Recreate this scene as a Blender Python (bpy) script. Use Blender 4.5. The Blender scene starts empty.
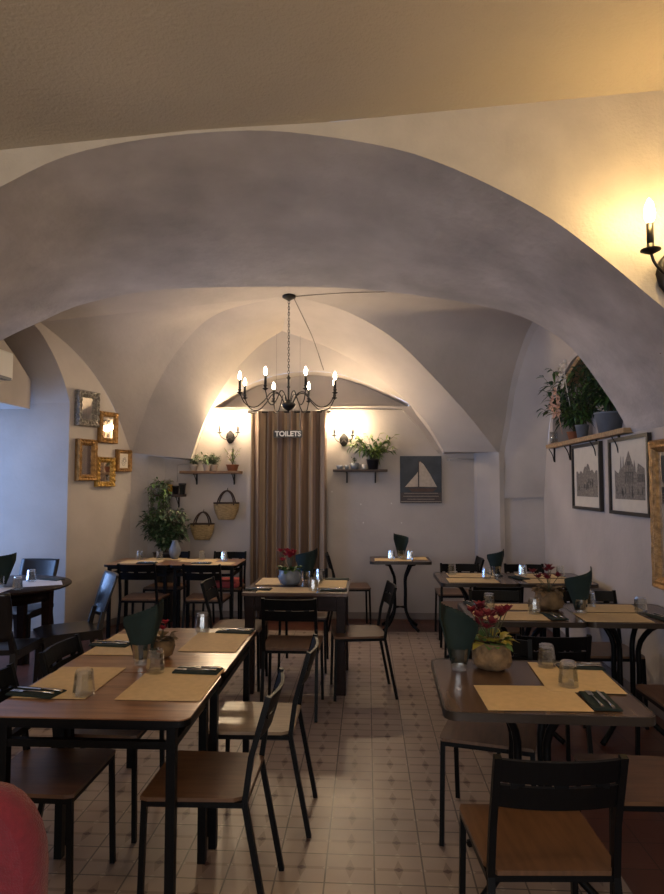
import bpy, bmesh, math, random
from mathutils import Vector, Matrix, noise
PI = math.pi
scn = bpy.context.scene
COL = scn.collection
V = Vector

# ------------------------------------------------------------------ materials
def newmat(name):
    m = bpy.data.materials.new(name); m.use_nodes = True
    nt = m.node_tree
    return m, nt, nt.nodes['Principled BSDF']

def mat(name, col, rough=.5, metal=0., var=0., scale=8., bump=0., bscale=40., spec=None, coat=0., stretch=None, trans=0., sheen=0.):
    m, nt, b = newmat(name)
    b.inputs['Base Color'].default_value = (*col, 1)
    b.inputs['Roughness'].default_value = rough
    b.inputs['Metallic'].default_value = metal
    if spec is not None: b.inputs['Specular IOR Level'].default_value = spec
    if coat: b.inputs['Coat Weight'].default_value = coat; b.inputs['Coat Roughness'].default_value = .15
    if sheen: b.inputs['Sheen Weight'].default_value = sheen
    tc = nt.nodes.new('ShaderNodeTexCoord'); mp = nt.nodes.new('ShaderNodeMapping')
    nt.links.new(tc.outputs['Object'], mp.inputs['Vector'])
    if stretch: mp.inputs['Scale'].default_value = stretch
    if var:
        n = nt.nodes.new('ShaderNodeTexNoise'); n.inputs['Scale'].default_value = scale; n.inputs['Detail'].default_value = 5
        nt.links.new(mp.outputs['Vector'], n.inputs['Vector'])
        r = nt.nodes.new('ShaderNodeValToRGB')
        r.color_ramp.elements[0].position = .3; r.color_ramp.elements[1].position = .7
        r.color_ramp.elements[0].color = (*[max(0, c*(1-var)) for c in col], 1)
        r.color_ramp.elements[1].color = (*[min(1, c*(1+var)) for c in col], 1)
        nt.links.new(n.outputs['Fac'], r.inputs['Fac']); nt.links.new(r.outputs['Color'], b.inputs['Base Color'])
    if bump:
        n2 = nt.nodes.new('ShaderNodeTexNoise'); n2.inputs['Scale'].default_value = bscale; n2.inputs['Detail'].default_value = 6
        nt.links.new(mp.outputs['Vector'], n2.inputs['Vector'])
        bp = nt.nodes.new('ShaderNodeBump'); bp.inputs['Strength'].default_value = bump; bp.inputs['Distance'].default_value = .02
        nt.links.new(n2.outputs['Fac'], bp.inputs['Height']); nt.links.new(bp.outputs['Normal'], b.inputs['Normal'])
    return m

M = {}
M['plaster'] = mat('plaster', (.475, .425, .385), .85, var=.12, scale=1.6, bump=.14, bscale=18)
M['arch_plaster'] = mat('arch_plaster', (.50, .46, .435), .8, var=.2, scale=2.2, bump=.4, bscale=14, stretch=(1, 1, 2.5))
M['ceiling'] = mat('ceiling', (.48, .415, .32), .85, var=.06, scale=1.2, bump=.35, bscale=60)
M['front_plaster'] = mat('front_plaster', (.55, .49, .40), .85, var=.08, scale=5, bump=.25, bscale=55)
M['skirting'] = mat('skirting', (.23, .19, .165), .6, var=.1)
M['steel'] = mat('black_steel', (.004, .004, .0045), .42, 0, spec=.13)
M['iron'] = mat('wrought_iron', (.015, .013, .012), .45, .5)
M['seat'] = mat('plywood_seat', (.115, .057, .028), .38, var=.25, scale=6, stretch=(8, 1, 1))
M['seat_pale'] = mat('pale_plywood_seat', (.26, .185, .12), .3, var=.2, scale=6, stretch=(8, 1, 1))  # same grain as the brown plywood seat, in a paler tone
M['darkchair'] = mat('dark_moulded_plastic', (.011, .009, .009), .3, spec=.5)
M['edge'] = mat('brushed_edge', (.05, .038, .03), .35, .5)
M['darkwood'] = mat('dark_wood', (.014, .006, .005), .38, var=.3, scale=5, stretch=(1, 1, 6), spec=.15)
M['kraft'] = mat('kraft_paper', (.62, .45, .235), .75, var=.07, scale=30, bump=.05)
M['wrap'] = mat('crumpled_brown_paper', (.20, .125, .06), .85, var=.35, scale=22, bump=.8, bscale=30)
M['white_paper'] = mat('white_paper', (.62, .60, .60), .7, var=.04)
M['green'] = mat('green_paper_napkin', (.005, .017, .0145), .85, var=.2, scale=20)
M['cutlery'] = mat('cutlery_steel', (.62, .6, .58), .2, 1.)
M['shelfwood'] = mat('shelf_wood', (.21, .115, .055), .55, var=.35, scale=5, stretch=(1, 8, 8), bump=.2)
M['darkshelf'] = mat('dark_shelf_wood', (.05, .03, .02), .6, var=.3, scale=5, stretch=(1, 8, 8))
M['paleshelf'] = mat('pale_rough_wood', (.38, .24, .12), .6, var=.35, scale=6, stretch=(6, 1, 6), bump=.3)
M['gold'] = mat('gilt', (.55, .34, .09), .35, .85, var=.35, scale=25, bump=.5, bscale=60)
M['gold2'] = mat('old_gilt', (.36, .20, .07), .42, .7, var=.4, scale=25, bump=.5, bscale=60)
M['silver'] = mat('antique_silver', (.26, .235, .20), .42, .7, var=.5, scale=45, bump=.8, bscale=80)
M['mirror'] = mat('mirror_glass', (.75, .72, .66), .04, 1.)
M['blackframe'] = mat('black_frame', (.02, .015, .012), .35)
M['frameside'] = mat('brown_frame', (.10, .055, .03), .4, var=.3)
M['matboard'] = mat('cream_mount_paper', (.62, .565, .47), .8, var=.05, scale=12)
M['white_pot'] = mat('white_ceramic', (.62, .58, .52), .35)
M['terracotta'] = mat('terracotta', (.32, .12, .055), .8, var=.15)
M['darkpot'] = mat('black_pot', (.02, .02, .022), .3)
M['greypot'] = mat('blue_grey_ceramic', (.17, .19, .22), .4, var=.15)
M['soil'] = mat('soil', (.03, .02, .012), .95)
M['leaf'] = mat('green_leaf', (.085, .17, .04), .5, var=.45, scale=14)
M['leaf_dark'] = mat('dark_leaf', (.04, .085, .035), .5, var=.45, scale=14)
M['leaf_bright'] = mat('bright_leaf', (.22, .30, .06), .5, var=.4, scale=14)
M['leaf_grey'] = mat('grey_green_leaf', (.14, .19, .115), .6, var=.35, scale=14)
M['leaf_dry'] = mat('dried_leaf', (.16, .10, .045), .8, var=.45, scale=20)
M['yellow_leaf'] = mat('yellow_leaf', (.33, .27, .03), .6, var=.2)
M['stem'] = mat('stem', (.07, .07, .03), .7)
M['petal'] = mat('red_petal', (.30, .012, .03), .6, var=.25, scale=30)
M['petal_dark'] = mat('dark_red_petal', (.15, .008, .018), .6, var=.25, scale=30)
M['petal_white'] = mat('white_petal', (.8, .74, .64), .6)
M['petal_peach'] = mat('peach_petal', (.68, .42, .30), .6, var=.1)
M['straw'] = mat('woven_straw', (.42, .29, .13), .8, var=.3, scale=30, bump=.9, bscale=70, stretch=(1, 1, 2.5))
M['leather'] = mat('dark_leather', (.05, .025, .015), .55)
M['redfabric'] = mat('red_fabric', (.17, .009, .018), .9, var=.15, scale=60, bump=.3, bscale=200, sheen=.3)
M['pink'] = mat('pink_cushion', (.36, .06, .06), .9, var=.15, scale=40)
M['ac'] = mat('white_plastic', (.7, .7, .68), .4)
M['cable'] = mat('grey_cable', (.16, .14, .12), .6)
M['conduit'] = mat('painted_conduit', (.44, .40, .36), .7)
M['sign'] = mat('sign_black', (.012, .012, .012), .4)
M['signtext'] = mat('sign_lettering', (.75, .73, .68), .5)
M['slate'] = mat('slate_blue_panel', (.045, .052, .06), .6, var=.25, scale=9)
M['sail'] = mat('sail_cream', (.50, .42, .33), .7, var=.12, scale=30)
M['hull'] = mat('hull_brown', (.10, .06, .045), .7, var=.2)
M['sea'] = mat('sea_dark', (.075, .06, .055), .7, var=.3, scale=25, stretch=(1, 1, 6))
M['ink1'] = mat('engraving_grey', (.20, .175, .145), .8, var=.45, scale=60)
M['ink2'] = mat('engraving_dark', (.09, .08, .07), .8, var=.5, scale=70)
M['ink3'] = mat('engraving_light', (.40, .36, .30), .8, var=.2, scale=50)
M['amber'] = mat('amber_glass', (.35, .20, .03), .2)
M['star'] = mat('pale_star', (.75, .72, .66), .4)

def glassmat():
    # thin clear glass: see-through face on, shiny towards the rim
    m, nt, b = newmat('clear_glass'); N = nt.nodes.new; L = nt.links.new
    t = N('ShaderNodeBsdfTransparent'); t.inputs[0].default_value = (.93, .95, .95, 1)
    g = N('ShaderNodeBsdfGlossy'); g.inputs['Roughness'].default_value = .08; g.inputs['Color'].default_value = (1, 1, 1, 1)
    lw = N('ShaderNodeLayerWeight'); lw.inputs['Blend'].default_value = .35
    mr = N('ShaderNodeMapRange'); mr.inputs['To Min'].default_value = .07; mr.inputs['To Max'].default_value = .85; L(lw.outputs['Facing'], mr.inputs['Value'])
    mx = N('ShaderNodeMixShader'); L(mr.outputs[0], mx.inputs[0]); L(t.outputs[0], mx.inputs[1]); L(g.outputs[0], mx.inputs[2])
    L(mx.outputs[0], nt.nodes['Material Output'].inputs['Surface'])
    return m
M['glass'] = glassmat()

def emit(name, col, s):
    m, nt, b = newmat(name)
    b.inputs['Base Color'].default_value = (*col, 1)
    b.inputs['Emission Color'].default_value = (*col, 1); b.inputs['Emission Strength'].default_value = s
    return m
M['bulb'] = emit('lit_bulb', (1., .83, .60), 22)
M['bulb_warm'] = emit('lit_warm_bulb', (1., .78, .45), 26)

def plankmat(name, ca, cb, cc, rough, ax=0, w=.09, grain=(30, 2, 30), coat=.35):
    # wooden top built of strips with a long grain
    m, nt, b = newmat(name); N = nt.nodes.new; L = nt.links.new
    tc = N('ShaderNodeTexCoord'); mp = N('ShaderNodeMapping'); L(tc.outputs['Object'], mp.inputs['Vector'])
    mp.inputs['Scale'].default_value = grain
    n = N('ShaderNodeTexNoise'); n.inputs['Scale'].default_value = 1.; n.inputs['Detail'].default_value = 8; n.inputs['Distortion'].default_value = .6
    L(mp.outputs['Vector'], n.inputs['Vector'])
    r = N('ShaderNodeValToRGB'); e = r.color_ramp.elements
    e[0].position = .28; e[0].color = (*ca, 1); e[1].position = .72; e[1].color = (*cc, 1)
    mid = e.new(.5); mid.color = (*cb, 1)
    L(n.outputs['Fac'], r.inputs['Fac'])
    L(r.outputs['Color'], b.inputs['Base Color'])
    b.inputs['Roughness'].default_value = rough
    b.inputs['Coat Weight'].default_value = coat; b.inputs['Coat Roughness'].default_value = .2
    return m
M['top_wood'] = plankmat('red_brown_table_top', (.14, .06, .025), (.26, .12, .055), (.38, .20, .10), .28, grain=(2.5, 22, 22))
M['top_walnut'] = plankmat('walnut_table_top', (.045, .024, .015), (.095, .055, .035), (.15, .095, .062), .25, grain=(14, 2.2, 14), coat=.1)
M['top_dark'] = plankmat('dark_table_top', (.05, .025, .018), (.09, .048, .032), (.13, .075, .05), .25, grain=(2.5, 22, 22))

def curtainmat():
    m, nt, b = newmat('curtain_cloth'); N = nt.nodes.new; L = nt.links.new
    tc = N('ShaderNodeTexCoord'); sx = N('ShaderNodeSeparateXYZ'); L(tc.outputs['Object'], sx.inputs['Vector'])
    mu = N('ShaderNodeMath'); mu.operation = 'MULTIPLY'; mu.inputs[1].default_value = 7.; L(sx.outputs['X'], mu.inputs[0])
    fr = N('ShaderNodeMath'); fr.operation = 'FRACT'; L(mu.outputs[0], fr.inputs[0])
    r = N('ShaderNodeValToRGB'); r.color_ramp.interpolation = 'CONSTANT'; e = r.color_ramp.elements
    e[0].position = 0; e[0].color = (.12, .068, .04, 1); e[1].position = .6; e[1].color = (.31, .215, .135, 1)
    L(fr.outputs[0], r.inputs['Fac']); L(r.outputs['Color'], b.inputs['Base Color'])
    b.inputs['Roughness'].default_value = .7; b.inputs['Sheen Weight'].default_value = .3
    return m
M['curtain'] = curtainmat()

def floormat():
    m, nt, b = newmat('patterned_floor_tiles'); N = nt.nodes.new; L = nt.links.new
    tc = N('ShaderNodeTexCoord'); sx = N('ShaderNodeSeparateXYZ'); L(tc.outputs['Object'], sx.inputs['Vector'])
    def ma(op, a, b_=None, c=None):
        n = N('ShaderNodeMath'); n.operation = op
        for i, v in enumerate((a, b_, c)):
            if v is None: continue
            if isinstance(v, (int, float)): n.inputs[i].default_value = v
            else: L(v, n.inputs[i])
        return n.outputs[0]
    X, Y = sx.outputs['X'], sx.outputs['Y']
    u = ma('FRACT', ma('DIVIDE', ma('ADD', X, 9.975), .2)); v = ma('FRACT', ma('DIVIDE', ma('ADD', Y, 9.96), .2))
    cu = ma('ABSOLUTE', ma('SUBTRACT', u, .5)); cv = ma('ABSOLUTE', ma('SUBTRACT', v, .5))
    joint = ma('GREATER_THAN', ma('MAXIMUM', cu, cv), .483)
    dia = ma('LESS_THAN', ma('ADD', ma('MULTIPLY', cu, .75), cv), .075)
    dia2 = ma('LESS_THAN', ma('ADD', cu, ma('MULTIPLY', cv, .3)), .10)      # faint vertical motif through the tile
    du = ma('SUBTRACT', .5, cu)
    side = ma('LESS_THAN', ma('ADD', du, cv), .07)                           # pale half diamonds on the edges
    dv = ma('SUBTRACT', .5, cv)
    side2 = ma('LESS_THAN', ma('ADD', cu, dv), .085)
    band = ma('LESS_THAN', cv, .05)
    nz = N('ShaderNodeTexNoise'); nz.inputs['Scale'].default_value = 3.5; nz.inputs['Detail'].default_value = 6; L(tc.outputs['Object'], nz.inputs['Vector'])
    base = N('ShaderNodeValToRGB'); base.color_ramp.elements[0].position = .3; base.color_ramp.elements[1].position = .7
    base.color_ramp.elements[0].color = (.27, .205, .165, 1); base.color_ramp.elements[1].color = (.40, .315, .25, 1)
    L(nz.outputs['Fac'], base.inputs['Fac'])
    wn = N('ShaderNodeTexWhiteNoise'); wn.noise_dimensions = '2D'
    cb = N('ShaderNodeCombineXYZ'); L(ma('FLOOR', ma('DIVIDE', ma('ADD', X, 9.975), .2)), cb.inputs[0]); L(ma('FLOOR', ma('DIVIDE', ma('ADD', Y, 9.96), .2)), cb.inputs[1])
    L(cb.outputs[0], wn.inputs['Vector'])
    def mix(fac, a, col, f=1.):
        n = N('ShaderNodeMix'); n.data_type = 'RGBA'
        L(ma('MULTIPLY', fac, f), n.inputs['Factor']); L(a, n.inputs[6])
        n.inputs[7].default_value = (*col, 1); return n.outputs[2]
    c = base.outputs['Color']
    c = mix(wn.outputs['Value'], c, (.22, .15, .135), .35)
    c = mix(band, c, (.10, .06, .05), .45)
    c = mix(dia2, c, (.10, .055, .045), .5)
    c = mix(dia, c, (.05, .015, .012), .9)
    c = mix(side, c, (.55, .47, .38), .5); c = mix(side2, c, (.5, .42, .34), .45)
    c = mix(joint, c, (.05, .035, .03), .85)
    # plain red-brown border round the patterned field
    br = N('ShaderNodeTexBrick'); br.offset = 0; br.inputs['Scale'].default_value = 1
    br.inputs['Brick Width'].default_value = .2; br.inputs['Row Height'].default_value = .2; br.inputs['Mortar Size'].default_value = .003
    br.inputs['Color1'].default_value = (.085, .028, .018, 1); br.inputs['Color2'].default_value = (.105, .038, .025, 1); br.inputs['Mortar'].default_value = (.03, .015, .01, 1)
    L(tc.outputs['Object'], br.inputs['Vector'])
    bm_ = ma('MAXIMUM', ma('MAXIMUM', ma('GREATER_THAN', X, 1.025), ma('GREATER_THAN', Y, 7.04)), ma('LESS_THAN', X, -2.375))
    n = N('ShaderNodeMix'); n.data_type = 'RGBA'; L(bm_, n.inputs['Factor']); L(c, n.inputs[6]); L(br.outputs['Color'], n.inputs[7])
    L(n.outputs[2], b.inputs['Base Color'])
    rr = N('ShaderNodeMapRange'); rr.inputs['To Min'].default_value = .24; rr.inputs['To Max'].default_value = .5; L(nz.outputs['Fac'], rr.inputs['Value'])
    L(rr.outputs[0], b.inputs['Roughness'])
    bp = N('ShaderNodeBump'); bp.inputs['Strength'].default_value = .5; bp.inputs['Distance'].default_value = .004; bp.invert = True
    L(joint, bp.inputs['Height']); L(bp.outputs['Normal'], b.inputs['Normal'])
    return m
M['floor'] = floormat()

# ------------------------------------------------------------------ mesh helpers
def frame(d, up=V((0, 0, 1))):
    d = d.normalized(); a = d.cross(up)
    if a.length < 1e-4: a = d.cross(V((1, 0, 0)))
    a.normalize(); return a, a.cross(d).normalized()

class MB:
    def __init__(s): s.bm = bmesh.new(); s.sm = []
    def box(s, x0, x1, y0, y1, z0, z1, T=None, bev=0.):
        vs = [s.bm.verts.new((x, y, z)) for x in (x0, x1) for y in (y0, y1) for z in (z0, z1)]
        fs = [s.bm.faces.new([vs[i] for i in q]) for q in ((0, 1, 3, 2), (4, 6, 7, 5), (0, 4, 5, 1), (2, 3, 7, 6), (0, 2, 6, 4), (1, 5, 7, 3))]
        if bev:
            es = {e for f in fs for e in f.edges}
            r = bmesh.ops.bevel(s.bm, geom=list(es), offset=bev, segments=2, affect='EDGES', profile=.5)
            vs = list({v for f in r['faces'] for v in f.verts} | {v for v in vs if v.is_valid})
        if T is not None: bmesh.ops.transform(s.bm, matrix=T, verts=vs)
        return s
    def tube(s, pts, r, n=8, sq=False, cap=True, smooth=True):
        pts = [V(p) for p in pts]; m = len(pts)
        rr = r if isinstance(r, (list, tuple)) else [r]*m
        if sq: n = 4; smooth = False
        rings = []; pa = None
        for i, p in enumerate(pts):
            d = (pts[min(i+1, m-1)]-pts[max(i-1, 0)])
            if d.length < 1e-7: d = V((0, 0, 1))
            d.normalize()
            if pa is None: a, b = frame(d, V((0, 1, 0)) if abs(d.y) < .9 else V((1, 0, 0)))
            else:
                a = pa-d*pa.dot(d); a.normalize(); b = a.cross(d)
            pa = a
            k = rr[i]*(math.sqrt(2) if sq else 1); off = PI/4 if sq else 0
            rings.append([s.bm.verts.new(p+a*k*math.cos(off+2*PI*j/n)+b*k*math.sin(off+2*PI*j/n)) for j in range(n)])
        for i in range(m-1):
            for j in range(n):
                f = s.bm.faces.new((rings[i][j], rings[i][(j+1) % n], rings[i+1][(j+1) % n], rings[i+1][j])); f.smooth = smooth
        if cap:
            s.bm.faces.new(rings[0][::-1]); s.bm.faces.new(rings[-1])
        return s
    def lathe(s, prof, c=(0, 0, 0), n=20, T=None, smooth=True):
        c = V(c); rings = []
        for r, z in prof:
            if r < 1e-6: rings.append([s.bm.verts.new((0, 0, z))])
            else: rings.append([s.bm.verts.new((r*math.cos(2*PI*j/n), r*math.sin(2*PI*j/n), z)) for j in range(n)])
        for a, b in zip(rings, rings[1:]):
            for j in range(n):
                k = (j+1) % n
                if len(a) == 1 and len(b) == 1: continue
                if len(a) == 1: f = s.bm.faces.new((a[0], b[k], b[j]))
                elif len(b) == 1: f = s.bm.faces.new((a[j], a[k], b[0]))
                else: f = s.bm.faces.new((a[j], a[k], b[k], b[j]))
                f.smooth = smooth
        for q in (rings[0], rings[-1]):
            if len(q) > 2:
                try: s.bm.faces.new(q)
                except ValueError: pass
        mt = Matrix.Translation(c) @ (T or Matrix.Identity(4))
        bmesh.ops.transform(s.bm, matrix=mt, verts=[v for q in rings for v in q])
        return s
    def prism(s, poly, y0, y1, T=None):
        # outline in the xz plane, thickness along y
        a = [s.bm.verts.new((x, y0, z)) for x, z in poly]; b = [s.bm.verts.new((x, y1, z)) for x, z in poly]
        s.bm.faces.new(a); s.bm.faces.new(b[::-1]); n = len(poly)
        for i in range(n): s.bm.faces.new((a[i], b[i], b[(i+1) % n], a[(i+1) % n]))
        if T is not None: bmesh.ops.transform(s.bm, matrix=T, verts=a+b)
        return s
    def slab(s, poly, z0, z1):
        a = [s.bm.verts.new((x, y, z0)) for x, y in poly]; b = [s.bm.verts.new((x, y, z1)) for x, y in poly]
        s.bm.faces.new(a[::-1]); s.bm.faces.new(b); n = len(poly)
        for i in range(n): s.bm.faces.new((a[i], a[(i+1) % n], b[(i+1) % n], b[i]))
        return s
    def grid(s, rows, smooth=True, close=False):
        g = [[s.bm.verts.new(p) for p in r] for r in rows]
        for i in range(len(g)-1):
            m = len(g[0])
            for j in range(m if close else m-1):
                k = (j+1) % m
                f = s.bm.faces.new((g[i][j], g[i][k], g[i+1][k], g[i+1][j])); f.smooth = smooth
        return s
    def sphere(s, c, r, n=10, sz=1.):
        return s.lathe([(r*math.sin(PI*i/n), -r*sz*math.cos(PI*i/n)) for i in range(n+1)], c, n=max(8, n+2))
    def leaf(s, p, d, l, w, droop=.3, fold=.15, nrm=None):
        d = V(d).normalized(); up = V((0, 0, 1)) if nrm is None else nrm
        side = d.cross(up)
        if side.length < 1e-3: side = V((1, 0, 0))
        side.normalize(); u = side.cross(d).normalized()
        p = V(p); c = []
        for t, k in ((0, .12), (.35, 1.), (.7, .75), (1, .04)):
            q = p+d*l*t-V((0, 0, 1))*droop*l*t*t
            c.append((q-side*w*.5*k+u*fold*w*k, q, q+side*w*.5*k+u*fold*w*k))
        g = [[s.bm.verts.new(x) for x in r] for r in c]
        for i in range(3):
            for j in range(2): f = s.bm.faces.new((g[i][j], g[i][j+1], g[i+1][j+1], g[i+1][j])); f.smooth = True
        return s
    def obj(s, name, m, parent=None, recalc=True, loc=None):
        if recalc: bmesh.ops.recalc_face_normals(s.bm, faces=s.bm.faces[:])
        me = bpy.data.meshes.new(name); s.bm.to_mesh(me); s.bm.free()
        me.materials.append(M[m] if isinstance(m, str) else m)
        o = bpy.data.objects.new(name, me); COL.objects.link(o)
        if parent: o.parent = parent
        if loc: o.location = loc
        return o

def empty(name, loc=(0, 0, 0), rz=0.):
    o = bpy.data.objects.new(name, None); COL.objects.link(o); o.empty_display_size = .05
    o.location = loc; o.rotation_euler = (0, 0, rz); return o
def tag(o, label, cat, group=None, kind=None):
    o['label'] = label; o['category'] = cat
    if group: o['group'] = group
    if kind: o['kind'] = kind
    return o
def struct(o): o['kind'] = 'structure'; return o
def copy_tree(o, parent=None):
    c = o.copy(); COL.objects.link(c)
    if parent: c.parent = parent
    for ch in [x for x in bpy.data.objects if x.parent == o]: copy_tree(ch, c)
    return c
PROTO = {}
def place(kind, maker, loc, rz=0., label=None, cat=None, group=None, scale=None):
    """first call uses the made thing itself, later calls copy it with its parts"""
    if kind not in PROTO: o = PROTO[kind] = maker(); 
    else: o = copy_tree(PROTO[kind])
    o.location = loc; o.rotation_euler = (0, 0, rz)
    if scale: o.scale = scale
    else: o.scale = (1, 1, 1)
    tag(o, label, cat, group)
    return o

def resample(P, n):
    P = [V(p) for p in P]; L = [0.]
    for a, b in zip(P, P[1:]): L.append(L[-1]+(b-a).length)
    out = []
    for i in range(n):
        t = L[-1]*i/(n-1); k = 0
        while k < len(P)-2 and L[k+1] < t: k += 1
        u = (t-L[k])/(L[k+1]-L[k]); u = min(max(u, 0), 1)
        p0 = P[max(k-1, 0)]; p1 = P[k]; p2 = P[k+1]; p3 = P[min(k+2, len(P)-1)]
        d1 = (p2-p0)*.5 if k > 0 else (p2-p1); d2 = (p3-p1)*.5 if k < len(P)-2 else (p2-p1)
        # scale tangents to segment
        s = (p2-p1).length
        d1 = d1.normalized()*s; d2 = d2.normalized()*s
        h = (2*u**3-3*u*u+1)*p1+(u**3-2*u*u+u)*d1+(-2*u**3+3*u*u)*p2+(u**3-u*u)*d2
        out.append(h)
    return out
def loft(mb, A, B, n=40, m=8, bulge=0.):
    A = resample(A, n); B = resample(B, n); rows = []
    for j in range(m+1):
        t = j/m
        rows.append([a.lerp(b, t)+V((0, 0, bulge*4*t*(1-t)*(i/(n-1)))) for i, (a, b) in enumerate(zip(A, B))])
    mb.grid(rows); return mb
def zat(P, x, ax=0):
    for a, b in zip(P, P[1:]):
        lo, hi = sorted((a[ax], b[ax]))
        if lo-1e-9 <= x <= hi+1e-9 and hi > lo: return a[2]+(b[2]-a[2])*(x-a[ax])/(b[ax]-a[ax])
    return P[0][2] if abs(x-P[0][ax]) < abs(x-P[-1][ax]) else P[-1][2]

# ------------------------------------------------------------------ the room
SP = 1.975
front = [(-3.2, 3, SP), (-3.0, 3, 2.25), (-2.7, 3, 2.52), (-2.3, 3, 2.80), (-1.814, 3, 3.056), (-1.512, 3, 3.196), (-1.211, 3, 3.263), (-.861, 3, 3.300), (-.5, 3, 3.305),
         (-.173, 3, 3.262), (.164, 3, 3.188), (.401, 3, 3.097), (.635, 3, 2.978), (.866, 3, 2.837), (1.092, 3, 2.654), (1.27, 3, 2.494), (1.407, 3, 2.37), (1.62, 3, 2.2), (1.85, 3, 2.05), (2.0, 3, SP)]
k5 = 5.0/4.7
rear = [(-3.75, 5, SP), (-3.62, 5, 2.2), (-3.35, 5, 2.52)]+[(x*k5, 5.0, 1.58+(z-1.58)*k5) for x, z in
        ((-2.804, 2.681), (-2.493, 2.824), (-2.183, 2.951), (-1.641, 3.051), (-.875, 3.070), (-.122, 3.045), (.617, 2.945), (.981, 2.865), (1.197, 2.787), (1.41, 2.650), (1.53, 2.53), (1.688, 2.303), (1.823, 2.084))]+[(2.0, 5.0, SP)]
mb = MB(); loft(mb, front, rear, 60, 10); o = struct(mb.obj('ceiling', 'arch_plaster')); o.name = 'ceiling_arch'
# front face of the arch wall, up to the crease with the near ceiling
crease = [(-3.4, 3, 3.13), (-1.82, 3, 3.246), (-.812, 3, 3.320), (-.173, 3, 3.337), (1.407, 3, 3.443), (2.1, 3, 3.49)]
fr = resample(front, 60)
mb = MB(); mb.grid([[p for p in fr], [V((p.x, 3.0, max(zat(crease, p.x), p.z+.004))) for p in fr]])
struct(mb.obj('wall_arch_front', 'front_plaster'))
rr = resample(rear, 60)
mb = MB(); mb.grid([[p for p in rr], [V((p.x, 5.0, 3.62)) for p in rr]])
struct(mb.obj('wall_arch_rear', 'plaster'))
# near ceiling, a shallow cove rising from the crease
rows = []
for y, dz in ((3.0, 0), (2.7, .035), (2.35, .05), (1.9, .055), (1.2, .05), (0, 0.02), (-3, 0)):
    rows.append([V((x, y, zat(crease, x)+dz+.03*math.sin((x+1.6)*1.3)*(3-y)*.5*(1 if y > 0 else .3))) for x in [-3.4+5.5*i/24 for i in range(25)]])
mb = MB(); mb.grid(rows); struct(mb.obj('ceiling', 'ceiling'))

# vault behind the arch
C = (-.75, 6.2, 3.45); AP = (-1.007, 7.50, 3.415)
GL = [(-2.78, 7.41, 1.957), (-2.652, 7.334, 2.27), (-2.424, 7.198, 2.719), (-2.145, 7.031, 3.065), (-1.83, 6.844, 3.322), (-1.58, 6.695, 3.423), (-1.322, 6.541, 3.452), C]
GR = [(1.50, 7.44, 1.957), (1.113, 7.226, 2.393), (.721, 7.01, 2.773), (.347, 6.804, 3.098), (-.005, 6.61, 3.291), (-.311, 6.442, 3.392), C]
K7 = 7.50/7.7
def inner(P): return [(x*K7, 7.50, 1.58+(z-1.58)*K7) for x, z in P]
IL = inner([(-2.144, 1.90), (-2.02, 2.27), (-1.843, 2.631), (-1.599, 2.993), (-1.317, 3.281), (-1.034, 3.464)])
IR = inner([(.92, 1.974), (.709, 2.335), (.389, 2.676), (-.008, 2.996), (-.408, 3.221), (-.75, 3.365), (-1.034, 3.464)])
WL = [(-2.78, 7.41, 1.957), (-2.891, 7.144, 2.46), (-3.013, 6.855, 2.809), (-3.146, 6.539, 3.049), (-3.289, 6.201, 3.222)]
RB = [(1.52, 7.46, 1.43), (1.525, 7.47, 1.95), (1.572, 7.357, 2.302), (1.616, 7.168, 2.758), (1.684, 6.878, 3.131), (1.741, 6.636, 3.30), (1.80, 6.2, 3.36)]
EB = [(2.0, 7.387, 1.43), (2.0, 7.33, 1.636), (2.0, 7.226, 1.969), (2.0, 6.959, 2.492), (2.0, 6.622, 2.757), (2.0, 6.173, 2.869)]
mb = MB()
loft(mb, WL, GL, 40, 12, .05)
loft(mb, GL, IL, 40, 12); loft(mb, GR, IR, 40, 12)
loft(mb, GR, RB[1:], 40, 12, .03)
mb.grid([[V(C), V(WL[-1])], [V((-.75, 5, 3.5)), V((-3.65, 5, 3.3))]])
mb.grid([[V(C), V(RB[-1])], [V((-.75, 5, 3.5)), V((1.95, 5, 3.4))]])
struct(mb.obj('ceiling', 'plaster'))
# the arris of the right lunette and its deep soffit
off = lambda P, dx, dy, dz: [(a+dx, b+dy, c+dz) for a, b, c in P]
RB2 = off(RB, .055, .01, -.055); RB2[0] = (1.575, 7.47, 1.43)
mb = MB(); loft(mb, RB, RB2, 40, 1); loft(mb, RB2, EB, 40, 10)
mb.grid([[V((1.80, 6.2, 3.36)), V((1.95, 5, 3.4))], [V((1.855, 6.2, 3.30)), V((2.0, 5, 3.3))], [V((2.0, 6.173, 2.869)), V((2.0, 5.0, 2.6))]])
struct(mb.obj('trim_1', 'plaster'))

# floor
mb = MB(); mb.grid([[V((-4.6, -3, 0)), V((2.7, -3, 0))], [V((-4.6, 8.4, 0)), V((2.7, 8.4, 0))]], smooth=False); struct(mb.obj('floor', 'floor'))

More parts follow.
